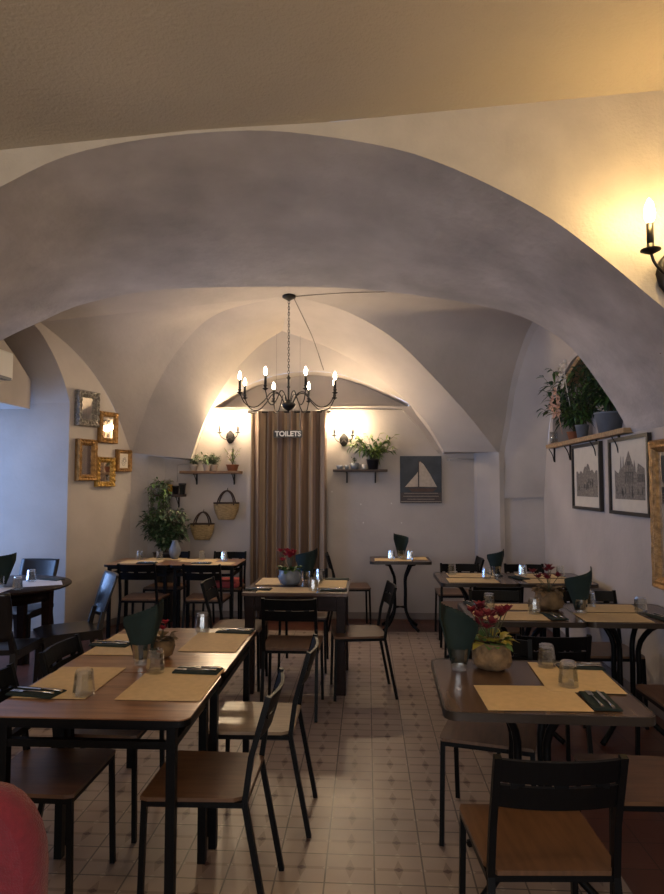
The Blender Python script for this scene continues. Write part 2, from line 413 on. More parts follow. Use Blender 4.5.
# back wall, with the shallow segmental recess over the curtained doorway
tym = [(-1.867, 0, 2.527), (-1.65, 0, 2.69), (-1.394, 0, 2.825), (-1.12, 0, 2.915), (-.865, 0, 2.955), (-.62, 0, 2.962), (-.408, 0, 2.939), (-.2, 0, 2.885), (-.008, 0, 2.813), (.25, 0, 2.69), (.508, 0, 2.553)]
JJ = [(-2.12, 7.7, 1.90), (-2.04, 7.7, 2.15), (-1.95, 7.7, 2.38)]+[(x, 7.7, z) for x, y, z in tym]+[(.60, 7.7, 2.42), (.76, 7.7, 2.20), (.90, 7.7, 1.96)]
top = IL+IR[::-1][1:]
mb = MB(); A_ = resample(top, 240); B_ = []
JR = resample(JJ, 240)
mb.grid([[p.lerp(q, t) for p, q in zip(A_, JR)] for t in (0, .2, .4, .6, .8, 1)])
mb.grid([[V(IL[0]), V((-2.144, 7.7, 1.88))], [V((-2.62, 7.5, 1.93)), V((-2.62, 7.6, 1.93))]], False)
mb.grid([[V(IR[0]), V((.92, 7.7, 1.95))], [V((1.45, 7.45, 1.96)), V((1.45, 7.7, 1.96))]], False)
struct(mb.obj('ceiling', 'plaster'))
xs = sorted(set([round(-2.144+3.064*i/60, 4) for i in range(61)]+[-1.867, .508]))
mb = MB()
for a, b in zip(xs, xs[1:]):
    if -1.867 <= a and b <= .508:
        ta, tb = zat(tym, a), zat(tym, b)
        mb.grid([[V((a, 7.7, 0)), V((b, 7.7, 0))], [V((a, 7.7, 2.527)), V((b, 7.7, 2.527))]], False)
        mb.grid([[V((a, 7.7, ta)), V((b, 7.7, tb))], [V((a, 8.0, ta)), V((b, 8.0, tb))]])
        mb.grid([[V((a, 8.0, 2.527)), V((b, 8.0, 2.527))], [V((a, 8.0, ta)), V((b, 8.0, tb))]], False)
    else: mb.grid([[V((a, 7.7, 0)), V((b, 7.7, 0))], [V((a, 7.7, zat(JR, a)+.05)), V((b, 7.7, zat(JR, b)+.05))]], False)
mb.grid([[V((-1.867, 7.7, 2.527)), V((.508, 7.7, 2.527))], [V((-1.867, 8.0, 2.527)), V((.508, 8.0, 2.527))]], False)
def vwall(mb, pts, z1, z0=0.):
    mb.grid([[V((x, y, z0)) for x, y in pts], [V((x, y, z1)) for x, y in pts]], False)
vwall(mb, [(-2.144, 7.7), (-2.144, 7.70)], 1.9)
struct(mb.obj('wall_back', 'plaster'))
mb = MB(); vwall(mb, [(-2.78, 7.41), (-2.62, 7.56), (-2.45, 7.65), (-2.144, 7.7)], 1.965); mb.box(-2.70, -2.10, 7.68, 7.74, 1.88, 1.95)
vwall(mb, [(.92, 7.7), (1.27, 7.7), (1.29, 7.62), (1.42, 7.52), (1.52, 7.46), (1.575, 7.47), (1.60, 7.74)], 1.975)
struct(mb.obj('wall_back_piers', 'plaster'))
mb = MB(); vwall(mb, [(1.575, 7.515), (2.06, 7.37)], 1.45); mb.grid([[V((1.56, 7.47, 1.445)), V((2.0, 7.37, 1.445))], [V((1.58, 7.76, 1.445)), V((2.2, 7.76, 1.445))]], False)
vwall(mb, [(2.0, 7.387), (2.2, 7.74)], 1.45)
struct(mb.obj('wall_back_alcove', 'plaster'))

# right wall with the dark planted niche above the shelf
mb = MB(); vwall(mb, [(2.0, -3), (2.0, 7.387)], 1.97)
# wall between niche edge and the lunette curve
E2 = resample(EB, 60)
mb.grid([[V((2.0, -3, 1.97)), V((2.0, 4.9, 1.97))], [V((2.0, -3, 3.6)), V((2.0, 4.9, 3.6))]], False)
niche = [(2.0, 7.02, 1.97), (2.0, 6.97, 2.3), (2.0, 6.86, 2.5), (2.0, 6.58, 2.70), (2.0, 6.15, 2.81), (2.0, 5.6, 2.7), (2.0, 5.0, 2.5)]
n2 = [(2.42, y, z) for x, y, z in niche]
loft(mb, niche, n2, 30, 1)
EE = [(2.0, 7.226, 1.97)]+EB[3:]+[(2.0, 5.6, 2.8), (2.0, 5.0, 2.62)]
loft(mb, niche, EE, 30, 1)
N = resample(n2, 30); mb.grid([[V((2.42, p.y, 1.97)) for p in N], N], False)
mb.grid([[V((2.0, 4.9, 1.97)), V((2.0, 7.387, 1.97))], [V((2.42, 4.9, 1.97)), V((2.42, 7.3, 1.97))]], False)
struct(mb.obj('wall_right', 'plaster'))

# left wall: lunette wall pierced by the deep window opening
def wl(y): return -3.135+(-2.78+3.135)*(y-6.565)/(7.41-6.565)
WLt = [(0, y, z) for x, y, z in WL]+[(0, 5.9, 3.26), (0, 5.4, 3.25), (0, 5.0, 3.2)]
OPN = [(0, 6.565, 2.45), (0, 6.517, 2.60), (0, 6.45, 2.76), (0, 6.343, 2.945), (0, 6.148, 3.17), (0, 5.95, 3.20), (0, 5.6, 3.15), (0, 5.3, 2.9), (0, 5.1, 2.5)]
Wd = resample(WLt, 80); Od = resample(OPN, 80)
ys = [7.41-(7.41-6.565)*i/16 for i in range(17)]
mb = MB()
for a, b in zip(ys, ys[1:]):
    mb.grid([[V((wl(a), a, 0)), V((wl(b), b, 0))], [V((wl(a), a, zat(Wd, a, 1))), V((wl(b), b, zat(Wd, b, 1)))]], False)
ys = [6.565-(6.565-5.1)*i/40 for i in range(41)]
for a, b in zip(ys, ys[1:]):
    za, zb = zat(Od, a, 1), zat(Od, b, 1)
    mb.grid([[V((wl(a), a, za)), V((wl(b), b, zb))], [V((wl(a), a, max(za, zat(Wd, a, 1)))), V((wl(b), b, max(zb, zat(Wd, b, 1))))]], False)
vwall(mb, [(wl(5.1), 5.1), (-3.75, 5.0), (-3.75, 4.4), (-3.2, 3.0), (-3.2, -3.0)], 3.4)
struct(mb.obj('wall_left', 'plaster'))
O3 = [(wl(p.y), p.y, p.z) for p in Od]; O4 = [(-4.5, p.y-.12, p.z-.10) for p in Od]
mb = MB(); loft(mb, O3, O4, 50, 3); struct(mb.obj('ceiling_embrasure', 'plaster'))
mb = MB(); mb.grid([[V((wl(6.565), 6.565, 0)), V((-4.5, 6.42, 0))], [V((wl(6.565), 6.565, 2.46)), V((-4.5, 6.42, 2.36))]], False)
mb.grid([[V((wl(5.1), 5.1, 0)), V((-4.5, 4.9, 0))], [V((wl(5.1), 5.1, 2.5)), V((-4.5, 4.9, 2.5))]], False)
struct(mb.obj('wall_embrasure', 'plaster'))
# window wall of the embrasure: glass between z .95 and 2.25
mb = MB(); mb.box(-4.56, -4.5, 4.8, 6.5, 0, .55); mb.box(-4.56, -4.5, 4.8, 6.5, 2.3, 3.3)
mb.box(-4.56, -4.5, 4.8, 5.0, .5, 2.35); mb.box(-4.56, -4.5, 6.35, 6.5, .5, 2.35); struct(mb.obj('wall_window', 'plaster'))
w = empty('window_1', (-4.52, 5.67, .55)); struct(w)
f = MB()
for a, b, c, d in ((-.67, -.61, 0, 1.75), (.61, .67, 0, 1.75), (-.03, .03, 0, 1.75)): f.box(-.02, .04, a, b, c, d)
f.box(-.02, .04, -.67, .67, 0, .06); f.box(-.02, .04, -.67, .67, 1.69, 1.75); f.obj('window_frame', 'ac', w)
g = MB(); g.box(0, .008, -.62, .62, .05, 1.7); g.obj('pane', 'glass', w)
# boxed bulkhead inside the embrasure
mb = MB()
for a_, b_ in (((6.37, 2.36), (6.37, 2.66)), ):
    pl_ = [(5.2, 2.36), (6.37, 2.36), (6.37, 2.66), (6.05, 2.86), (5.7, 3.05), (5.2, 3.05)]
    va = [mb.bm.verts.new((-3.46, y, z)) for y, z in pl_]; vb = [mb.bm.verts.new((-4.5, y, z)) for y, z in pl_]
    mb.bm.faces.new(va); mb.bm.faces.new(vb[::-1])
    for i in range(6): mb.bm.faces.new((va[i], vb[i], vb[(i+1) % 6], va[(i+1) % 6]))
struct(mb.obj('trim_2', 'plaster'))

# baseboards
mb = MB()
def board(mb, a, b, h=.075, t=.014, side=1):
    a = V((*a, 0)); b = V((*b, 0)); n = (b-a).normalized().cross(V((0, 0, 1)))*t*side
    P = [a, b, b+n, a+n]; mb.slab([(p.x, p.y) for p in P], 0, h)
board(mb, (-2.144, 7.7), (1.27, 7.7)); board(mb, (-2.78, 7.41), (-2.45, 7.65)); board(mb, (-2.45, 7.65), (-2.144, 7.7)); struct(mb.obj('baseboard_back', 'skirting'))
mb = MB(); board(mb, (wl(6.565), 6.565), (-2.78, 7.41)); board(mb, (-4.5, 6.42), (wl(6.565), 6.565), .075); struct(mb.obj('baseboard_left', 'skirting'))
mb = MB(); board(mb, (2.0, 7.387), (2.0, -3)); struct(mb.obj('baseboard_right', 'skirting'))
# wall behind the camera, with a glazed shop opening
mb = MB(); mb.box(-3.3, 2.1, -3.06, -3, 0, .4); mb.box(-3.3, 2.1, -3.06, -3, 2.6, 3.7); mb.box(-3.3, -2.6, -3.06, -3, .4, 2.6); mb.box(1.4, 2.1, -3.06, -3, .4, 2.6)
struct(mb.obj('wall_front', 'plaster'))
w = empty('window_2', (-.6, -3.03, .4)); struct(w)
f = MB()
for x in (-2.0, -.68, .64, 1.96): f.box(x-.04, x+.04, -.03, .03, 0, 2.2)
f.box(-2, 2, -.03, .03, 0, .08); f.box(-2, 2, -.03, .03, 2.12, 2.2); f.obj('window_frame', 'darkwood', w)
g = MB(); g.box(-1.98, 1.98, -.004, .004, .05, 2.15); g.obj('pane', 'glass', w)

# ------------------------------------------------------------------ furniture makers
def steel_chair(pale=False, name='dining_chair'):
    r = empty(name)
    s = MB(); s.slab([(-.165, -.19), (.165, -.19), (.195, -.14), (.205, .17), (.195, .2), (-.195, .2), (-.205, .17), (-.195, -.14)][0:8], .448, .462)
    s.obj('seat', 'seat_pale' if pale else 'seat', r)
    f = MB(); q = .010
    P = [(-.185, -.175, .437), (.185, -.175, .437), (.19, .185, .437), (-.19, .185, .437)]
    for i in range(4): f.tube([P[i], P[(i+1) % 4]], q, sq=True)
    f.obj('seat_frame', 'steel', r)
    for sx in (-1, 1):
        MB().tube([(sx*.19, .185, .448), (sx*.198, .195, .0)], q, sq=True).obj('leg', 'steel', r)
    for sx in (-1, 1):
        MB().tube([(sx*.185, -.265, 0), (sx*.183, -.178, .44), (sx*.18, -.20, .60), (sx*.178, -.262, .815)], q*1.05, sq=True).obj('leg', 'steel', r)
    def slat(z0, z1):
        rows = []
        for z in (z0, z1):
            d = -.255+(.80-z)*.30
            rows.append([V((x, d-.028*(1-(x/.178)**2), z)) for x in [-.176+.352*i/12 for i in range(13)]])
        lo, hi = rows
        t = V((0, .007, 0))
        ring = []
        for i in range(13): ring.append([lo[i]+t, lo[i]-t, hi[i]-t, hi[i]+t])
        return ring
    b = MB()
    for z0, z1 in ((.738, .808), (.658, .728)): b.grid(slat(z0, z1), smooth=False, close=True)
    for x0 in (-.14, -.02, .10):
        yc = -.255+.07*.3-.028*(1-((x0+.02)/.178)**2); b.box(x0, x0+.04, yc-.005, yc+.005, .722, .744)
    b.obj('backrest', 'steel', r)
    return r
def moulded_chair():
    r = empty('moulded_chair')
    s = MB(); rows = []
    for j in range(7):
        y = -.21+.43*j/6
        rows.append([V((x, y, .455-.014*math.cos(x/.21*PI/2)*(1-abs(y)/.3)-(.02 if j == 6 else 0))) for x in [-.21+.42*i/8 for i in range(9)]])
    s.grid(rows); s.grid([[p-V((0, 0, .035)) for p in q] for q in rows])
    edge = rows[0]+[q[-1] for q in rows[1:]]+rows[-1][::-1][1:]+[q[0] for q in rows[::-1][1:]]
    s.grid([edge, [p-V((0, 0, .035)) for p in edge]], False)
    s.obj('seat', 'darkchair', r)
    b = MB(); ring = []
    for i in range(13):
        z = .52+.34*i/12; w = .155+.035*math.sin(PI*i/12*.6); y = -.22-.10*(i/12)**1.2
        ring.append([V((x, y-.03*(1-(x/w)**2), z)) for x in [-w+2*w*k/10 for k in range(11)]]+[V((x, y-.03*(1-(x/w)**2)-.018, z)) for x in [w-2*w*k/10 for k in range(11)]])
    b.grid(ring, close=True); b.bm.verts.ensure_lookup_table(); n = 22
    b.bm.faces.new(b.bm.verts[:n]); b.bm.faces.new(b.bm.verts[-n:])
    b.obj('backrest', 'darkchair', r)
    for sx in (-1, 1):
        MB().tube([(sx*.18, .18, .43), (sx*.195, .20, 0)], [.02, .015], sq=True).obj('leg', 'darkchair', r)
        MB().tube([(sx*.15, -.235, .58), (sx*.17, -.20, .43), (sx*.185, -.28, 0)], [.014, .02, .014], sq=True).obj('leg', 'darkchair', r)
    f = MB()
    for sx in (-1, 1): f.box(sx*.18-.012, sx*.18+.012, -.2, .18, .385, .425)
    f.box(-.18, .18, .165, .187, .385, .425); f.obj('seat_frame', 'darkchair', r)
    return r

def rounded(x0, x1, y0, y1, r, n=5):
    P = []
    for cx, cy, a in ((x1-r, y0+r, -90), (x1-r, y1-r, 0), (x0+r, y1-r, 90), (x0+r, y0+r, 180)):
        for i in range(n+1): t = math.radians(a+90*i/n); P.append((cx+r*math.cos(t), cy+r*math.sin(t)))
    return P
def frame_table(name, w, d, m='top_wood', h=.76, lx=.05, ly=.05, rad=.04):
    r = empty(name)
    t = MB(); t.slab(rounded(-w/2, w/2, -d/2, d/2, rad), h-.022, h); t.obj('tabletop', m, r)
    e = MB(); P = rounded(-w/2-.002, w/2+.002, -d/2-.002, d/2+.002, rad)
    e.grid([[V((x, y, h-.026)) for x, y in P], [V((x, y, h-.004)) for x, y in P]], close=True); e.obj('edge_band', 'steel', r)
    X, Y = w/2-lx, d/2-ly; f = MB()
    for z, q in ((h-.037, .014), (h-.105, .013)):
        f.tube([(-X, -Y, z), (X, -Y, z)], q, sq=True); f.tube([(-X, Y, z), (X, Y, z)], q, sq=True)
        f.tube([(-X, -Y, z), (-X, Y, z)], q, sq=True); f.tube([(X, -Y, z), (X, Y, z)], q, sq=True)
    f.obj('frame', 'steel', r)
    for sx in (-1, 1):
        for sy in (-1, 1): MB().tube([(sx*X, sy*Y, h-.03), (sx*X, sy*Y, 0)], .0165, sq=True).obj('leg', 'steel', r)
    return r
def bistro_table(name, w, d, h=.76, m='top_walnut', spread=.27, cl=.085):
    r = empty(name)
    t = MB(); t.slab(rounded(-w/2, w/2, -d/2, d/2, .05), h-.024, h); t.obj('tabletop', m, r)
    e = MB(); P = rounded(-w/2-.003, w/2+.003, -d/2-.003, d/2+.003, .05)
    e.grid([[V((x, y, h-.03)) for x, y in P], [V((x, y, h+.001)) for x, y in P]], close=True)
    Q = rounded(-w/2+.004, w/2-.004, -d/2+.004, d/2-.004, .05)
    e.grid([[V((x, y, h+.001)) for x, y in P], [V((x, y, h+.001)) for x, y in Q]], close=True); e.obj('edge_band', 'edge', r)
    u = MB(); u.box(-spread, spread, -.025, .025, h-.036, h-.024); u.box(-.025, .025, -spread*.8, spread*.8, h-.036, h-.024)
    u.obj('mounting_plate', 'steel', r)
    for i in range(4):
        a = PI/4+i*PI/2; c, s = math.cos(a), math.sin(a)
        pr = [(spread, h-.04), (spread*.75, h-.055), (cl+.05, h-.11), (cl, h-.2), (cl, .42), (cl, .22), (cl+.03, .15), (spread*.8, .07), (spread+.05, .012)]
        P = resample([(q*c, q*s*.85, z) for q, z in pr], 18)
        MB().tube(P, .0165, 8).obj('leg', 'steel', r)
    b = MB(); b.tube([(-cl*.7, -cl*.6, .24), (cl*.7, cl*.6, .24)], .008); b.tube([(-cl*.7, cl*.6, .24), (cl*.7, -cl*.6, .24)], .008); b.obj('brace', 'steel', r)
    return r

# ---- tables
def put(o, loc, rz, label, cat, group=None):
    o.location = loc; o.rotation_euler = (0, 0, rz); return tag(o, label, cat, group)
put(frame_table('dining_table', .755, .545, lx=.07), (-1.005, 2.53, 0), 0, 'red-brown wooden table on black steel legs, nearer half of the long left table', 'table', 'steel-framed wooden tables')
put(frame_table('dining_table', .755, .865), (-1.005, 3.243, 0), 0, 'red-brown wooden table on black steel legs, farther half of the long left table', 'table', 'steel-framed wooden tables')
put(frame_table('dining_table', .69, .58), (-2.38, 6.82, 0), 0, 'steel-legged table by the back wall, left half below the trailing plants', 'table', 'steel-framed wooden tables')
put(frame_table('dining_table', .69, .58), (-1.685, 6.82, 0), 0, 'steel-legged table by the back wall, right half below the straw baskets', 'table', 'steel-framed wooden tables')
bt = 'bistro tables on bent tube legs'
put(bistro_table('bistro_table', .745, .72), (.662, 2.735, 0), math.radians(-1.5), 'dark walnut bistro table with metal edge, nearest on the right, holding the cyclamen', 'table', bt)
put(bistro_table('bistro_table', .69, .63), (.97, 4.26, 0), 0, 'dark bistro table in the second row on the right, left one of the pair', 'table', bt)
put(bistro_table('bistro_table', .66, .63), (1.65, 4.26, 0), 0, 'dark bistro table in the second row on the right, against the right wall', 'table', bt)
put(bistro_table('bistro_table', .645, .68), (.94, 5.78, 0), 0, 'dark bistro table in the far right row, left one of the pair', 'table', bt)
put(bistro_table('bistro_table', .645, .68), (1.59, 5.78, 0), 0, 'dark bistro table in the far right row, against the right wall', 'table', bt)
put(bistro_table('bistro_table', .66, .50, spread=.22), (.36, 7.18, 0), 0, 'small bistro table standing alone at the back wall below the sailboat picture', 'table', bt)
# middle table
r = empty('wooden_table', (-.55, 5.27, 0)); tag(r, 'dark wooden square-legged table in the middle before the curtain', 'table')
t = MB(); t.box(-.405, .405, -.385, .385, .735, .762, bev=.004); t.obj('tabletop', 'top_dark', r)
t = MB(); t.box(-.37, .37, -.35, -.33, .62, .735); t.box(-.37, .37, .33, .35, .62, .735); t.box(-.37, -.35, -.35, .35, .62, .735); t.box(.35, .37, -.35, .35, .62, .735); t.obj('apron', 'darkwood', r)
for sx in (-1, 1):
    for sy in (-1, 1): MB().box(sx*.35-.035, sx*.35+.035, sy*.33-.035, sy*.33+.035, 0, .735, bev=.003).obj('leg', 'darkwood', r)
# round table left
r = empty('round_table', (-3.03, 5.18, 0)); tag(r, 'dark round table at the left edge in front of the blue-lit recess', 'table')
MB().lathe([(0, .738), (.545, .738), (.555, .744), (.555, .756), (.548, .762), (0, .762)], n=48).obj('tabletop', 'darkwood', r)
MB().lathe([(.40, .64), (.415, .64), (.415, .738), (.40, .738)], n=40).obj('apron', 'darkwood', r)
for i in range(4):
    a = i*PI/2+.05; MB().tube([(.40*math.cos(a), .40*math.sin(a), .738), (.40*math.cos(a), .40*math.sin(a), 0)], [.036, .024], sq=True).obj('leg', 'darkwood', r)

# ---- chairs: x, y, heading (0 faces the back wall, 90 faces left), label, pale
dc = 'black steel dining chairs with plywood seats'
CH = [
 (-.62, 2.53, 90, 'brown-seated black steel chair at the near right side of the long left table', 0),
 (-.53, 3.15, 90, 'pale-seated black steel chair at the farther right side of the long left table', 1),
 (-1.265, 2.53, -90, 'black steel chair at the near left side of the table, behind the red armchair', 0),
 (-1.23, 3.08, -90, 'black steel chair at the far left side of the long left table, mostly hidden', 0),
 (.53, 2.15, 3, 'brown-seated black steel chair in the right foreground, slotted back towards the viewer', 0),
 (.565, 3.07, 165, 'black steel chair turned aslant behind the cyclamen of the nearest bistro table', 0),
 (1.055, 2.59, 90, 'black steel chair right of the nearest bistro table, cut by the frame', 0),
 (.95, 3.64, 0, 'black steel chair before the second row left bistro table, back to the viewer', 0),
 (1.70, 3.56, 0, 'black steel chair at the right edge in front of the second row wall table', 0),
 (.93, 4.53, 180, 'black steel chair tucked on the far side of the second row left bistro table', 0),
 (1.61, 4.55, 180, 'black steel chair against the right wall behind the second row wall table', 0),
 (.99, 5.22, 0, 'black steel chair before the far right row, its back to the viewer', 0),
 (.90, 6.12, 180, 'black steel chair behind the far right row, facing the viewer near the pier', 0),
 (1.52, 6.12, 180, 'black steel chair behind the far right row, facing the viewer before the alcove', 0),
 (.93, 6.88, 90, 'black steel chair standing sideways by the pier beyond the far right row', 0),
 (-.53, 4.62, 0, 'black steel chair before the middle dark table, back to the viewer', 0),
 (-.07, 5.00, 97, 'black steel chair pulled out at the right side of the middle dark table', 0),
 (-1.03, 5.17, -90, 'black steel chair at the left side of the middle dark table', 0),
 (-.55, 5.66, 180, 'black steel chair at the far side of the middle dark table before the curtain', 0),
 (-.18, 7.22, -84, 'black steel chair standing sideways against the back wall right of the curtain', 0),
 (-2.24, 6.42, 0, 'black steel chair before the back left table, left one seen from behind', 0),
 (-1.60, 6.42, 0, 'black steel chair before the back left table, right one seen from behind', 0),
 (-2.24, 7.12, 180, 'black steel chair behind the back left table under the trailing plants', 0),
 (-1.58, 7.12, 180, 'black steel chair behind the back left table carrying the red cushion', 0),
]
for x, y, a, lab, pale in CH:
    place('pale' if pale else 'chair', (lambda p=pale: steel_chair(bool(p))), (x, y, 0), math.radians(a), lab, 'chair', dc)
mc = 'dark moulded chairs at the round table'
place('mchair', moulded_chair, (-2.36, 5.0, 0), math.radians(126), 'dark moulded chair right of the round table, its back shining blue', 'chair', mc)
place('mchair', moulded_chair, (-2.60, 4.52, 0), math.radians(4), 'dark moulded chair in front of the round table with its back to the viewer', 'chair', mc)
place('mchair', moulded_chair, (-3.20, 5.82, 0), math.radians(178), 'dark moulded chair behind the round table in the blue recess', 'chair', mc)
c = MB(); c.box(-.18, .18, -.17, .17, 0, .075, bev=.025); o = c.obj('seat_cushion', 'pink'); o.location = (-1.58, 7.10, .463)
tag(o, 'red cushion on a chair seat behind the back left table', 'cushion')
# red upholstered chair bottom left
r = empty('armchair', (-.985, 1.22, 0), PI); tag(r, 'red upholstered chair with rounded back at the bottom left corner', 'armchair')
b = MB(); ring = []
for j in range(17):
    t = j/16; a = PI*t
for k, yy, gr in ((0, -.16, -.02), (1, -.19, 0), (2, -.23, 0), (3, -.255, -.02)):
    P = []
    for x, z in ([(-.27, .40)]+[(-.27, .44+.305*i/4) for i in range(5)]+[(-.27+.12*(1-math.cos(PI/2*i/6)), (.725+.02)+.165*math.sin(PI/2*i/6)) for i in range(1, 7)]+[(.0, .922)]+[(.27-.12*(1-math.cos(PI/2*i/6)), (.725+.02)+.165*math.sin(PI/2*i/6)) for i in range(6, 0, -1)]+[(.27, .44+.305*i/4) for i in range(4, -1, -1)]+[(.27, .40)]):
        s_ = 1+gr/.27; P.append(V((x*s_, yy, .40+(z-.40)*(1+gr/.45))))
    ring.append(P)
b.grid(ring, close=True); n = len(ring[0]); b.bm.verts.ensure_lookup_table(); b.bm.faces.new(b.bm.verts[:n]); b.bm.faces.new(b.bm.verts[-n:]); b.obj('backrest', 'redfabric', r)
MB().box(-.24, .24, -.17, .27, .34, .46, bev=.03).obj('seat', 'redfabric', r)
for sx in (-1, 1):
    for sy in (-1, 1): MB().tube([(sx*.2, .03+sy*.2, .35), (sx*.23, .03+sy*.23, 0)], [.02, .013]).obj('leg', 'darkwood', r)

# ------------------------------------------------------------------ table settings
TZ = .762
def glass():
    g = MB(); n = 8   # inverted tumbler, faceted
    g.lathe([(.036, .0), (.037, .012), (.031, .072), (.029, .082), (.025, .086), (0, .086), (0, .074), (.0255, .074), (.0275, .068), (.0335, .012), (.0335, 0)], n=10, smooth=False)
    bmesh.ops.scale(g.bm, vec=(1.12, 1.12, 1.15), verts=g.bm.verts[:])
    return g.obj('water_glass', 'glass')
def glass_up():
    g = MB(); g.lathe([(.034, 0), (.035, .006), (.043, .095), (.0405, .095), (.033, .012), (0, .012), (0, 0)], n=12, smooth=False)
    return g.obj('napkin_glass', 'glass')
def put_glass(x, y, lab, z=TZ+.0035):
    place('glass', glass, (x, y, z), random.random(), 'upturned clear glass '+lab, 'glass', 'upturned water glasses')
def placemat(x, y, w, d, rz, lab, m='kraft', z=TZ+.0003):
    o = MB().box(-w/2, w/2, -d/2, d/2, 0, .0015).obj('placemat', m); o.location = (x, y, z); o.rotation_euler = (0, 0, rz)
    tag(o, ('brown paper' if m == 'kraft' else 'white paper')+' placemat '+lab, 'placemat', 'paper placemats'); return o
def napkin(x, y, rz, lab, w=.10, d=.20):
    n = MB(); n.box(-w/2, w/2, -d/2, d/2, 0, .004); n.box(-w/2+.002, w/2-.004, -d/2+.003, d/2-.001, .0042, .007)
    o = n.obj('folded_napkin', 'green'); o.location = (x, y, TZ+.002); o.rotation_euler = (0, 0, rz)
    tag(o, 'dark green folded napkin '+lab, 'napkin', 'folded green napkins')
def fork():
    f = MB(); f.tube([(0, -.09, .004), (0, -.02, .006), (0, .045, .003)], [.006, .003, .003], 6)
    f.box(-.010, .010, .042, .060, .0015, .0035)
    for i in range(4): f.box(-.010+i*.0055, -.0065+i*.0055, .06, .098, .002, .0035)
    return f.obj('fork', 'cutlery')
def knife():
    f = MB(); f.tube([(0, -.1, .004), (0, -.01, .004)], [.006, .005], 6); f.slab([(-.006, -.01), (.006, -.01), (.008, .07), (.0, .105), (-.005, .09)], .0025, .0045)
    return f.obj('knife', 'cutlery')
def cutlery(x, y, rz, lab):
    c, s = math.cos(rz), math.sin(rz); z = TZ+.0095
    place('fork', fork, (x-.018*c, y-.018*s, z), rz, 'steel fork '+lab, 'fork', 'forks on the napkins')
    place('knife', knife, (x+.018*c, y+.018*s, z), rz, 'steel knife '+lab, 'knife', 'knives on the napkins')
def setting_napkin(x, y, rz, lab, full=True):
    napkin(x, y, rz, lab); cutlery(x, y, rz, 'on the napkin '+lab)

LT = 'of the long left table'
placemat(-1.225, 2.655, .29, .42, 0, 'at the near left place '+LT); placemat(-.80, 2.66, .33, .43, 0, 'at the near right place '+LT)
placemat(-1.24, 3.29, .27, .43, 0, 'at the far left place '+LT); placemat(-.79, 3.36, .29, .40, 0, 'at the far right place '+LT)
setting_napkin(-1.30, 2.50, math.radians(80), 'at the near left place '+LT)
setting_napkin(-.745, 2.83, math.radians(86), 'at the near right place '+LT)
setting_napkin(-1.31, 3.27, math.radians(84), 'at the far left place '+LT)
setting_napkin(-.735, 3.59, math.radians(85), 'at the far right place '+LT)
put_glass(-1.105, 2.49, 'on the near left mat '+LT); put_glass(-.925, 2.80, 'beside the green napkin fan '+LT); put_glass(-.925, 3.60, 'at the far end '+LT)
RT = 'of the nearest bistro table'
placemat(.625, 2.555, .38, .29, math.radians(1), 'at the near side '+RT); placemat(.875, 2.83, .30, .42, math.radians(-3), 'at the far right side '+RT, z=TZ+.002)
setting_napkin(.875, 2.52, math.radians(-2), 'at the near side '+RT); setting_napkin(.95, 2.985, math.radians(88), 'at the far edge '+RT)
put_glass(.804, 2.98, 'behind the mat, farther one '+RT); put_glass(.815, 2.70, 'on the mat, nearer one '+RT, z=TZ+.0045)
R2 = 'of the second row left table'
placemat(.90, 4.42, .44, .21, 0, 'at the far side '+R2); placemat(.885, 4.12, .44, .26, 0, 'at the near side '+R2)
setting_napkin(1.16, 4.10, 0.1, 'at the near right '+R2); setting_napkin(.735, 4.48, .2, 'at the far left '+R2)
put_glass(.804, 4.34, 'on the left '+R2); put_glass(1.06, 4.19, 'in the middle '+R2)
R2b = 'of the second row wall table'
placemat(1.61, 4.40, .38, .27, 0, 'at the far side '+R2b); placemat(1.51, 4.10, .40, .27, 0, 'at the near side '+R2b)
setting_napkin(1.81, 4.10, .2, 'at the near right '+R2b)
put_glass(1.50, 4.47, 'behind the napkin fan '+R2b); put_glass(1.753, 4.27, 'at the right '+R2b)
R3 = 'of the far right row left table'; R3b = 'of the far right row wall table'
placemat(.93, 5.92, .40, .26, 0, 'at the far side '+R3); placemat(.90, 5.61, .42, .26, 0, 'at the near side '+R3)
placemat(1.55, 5.92, .40, .26, 0, 'at the far side '+R3b); placemat(1.55, 5.61, .42, .26, 0, 'at the near side '+R3b)
put_glass(.772, 5.95, 'at the left '+R3); put_glass(1.035, 5.70, 'beside the napkin fan '+R3); put_glass(1.40, 5.92, 'at the left '+R3b); put_glass(1.72, 5.86, 'at the right '+R3b)
napkin(1.33, 5.76, .3, 'at the left '+R3b); napkin(1.16, 5.98, .1, 'at the far right '+R3)
MT = 'of the middle dark table'
placemat(-.76, 5.47, .32, .38, 0, 'at the far left '+MT); placemat(-.62, 5.03, .46, .25, 0, 'at the near side '+MT); placemat(-.31, 5.36, .28, .42, 0, 'at the right '+MT)
setting_napkin(-.85, 5.03, math.radians(85), 'at the near left '+MT); setting_napkin(-.26, 5.03, math.radians(85), 'at the near right '+MT); napkin(-.26, 5.60, 1.5, 'at the far right '+MT)
for x, y, l in ((-.69, 5.38, 'left of the red flower, nearer'), (-.66, 5.60, 'left of the red flower, farther'), (-.41, 5.37, 'right of the napkin fan, nearer'), (-.40, 5.52, 'right of the napkin fan, farther'), (-.42, 5.01, 'lying at the front edge')):
    put_glass(x, y, l+' '+MT)
LB = 'of the back left table'
placemat(-2.40, 6.76, .42, .30, 0, 'at the left place '+LB); placemat(-1.82, 6.90, .40, .26, 0, 'at the middle place '+LB); placemat(-1.60, 6.66, .42, .24, 0, 'at the right place '+LB); placemat(-2.22, 7.02, .42, .20, .0, 'under the plants '+LB)
for x, y, l in ((-2.485, 6.93, 'far left'), (-2.27, 6.95, 'left of the vase'), (-1.81, 6.98, 'under the first basket'), (-1.55, 6.92, 'at the right end')): put_glass(x, y, l+' '+LB, z=TZ+.0035)
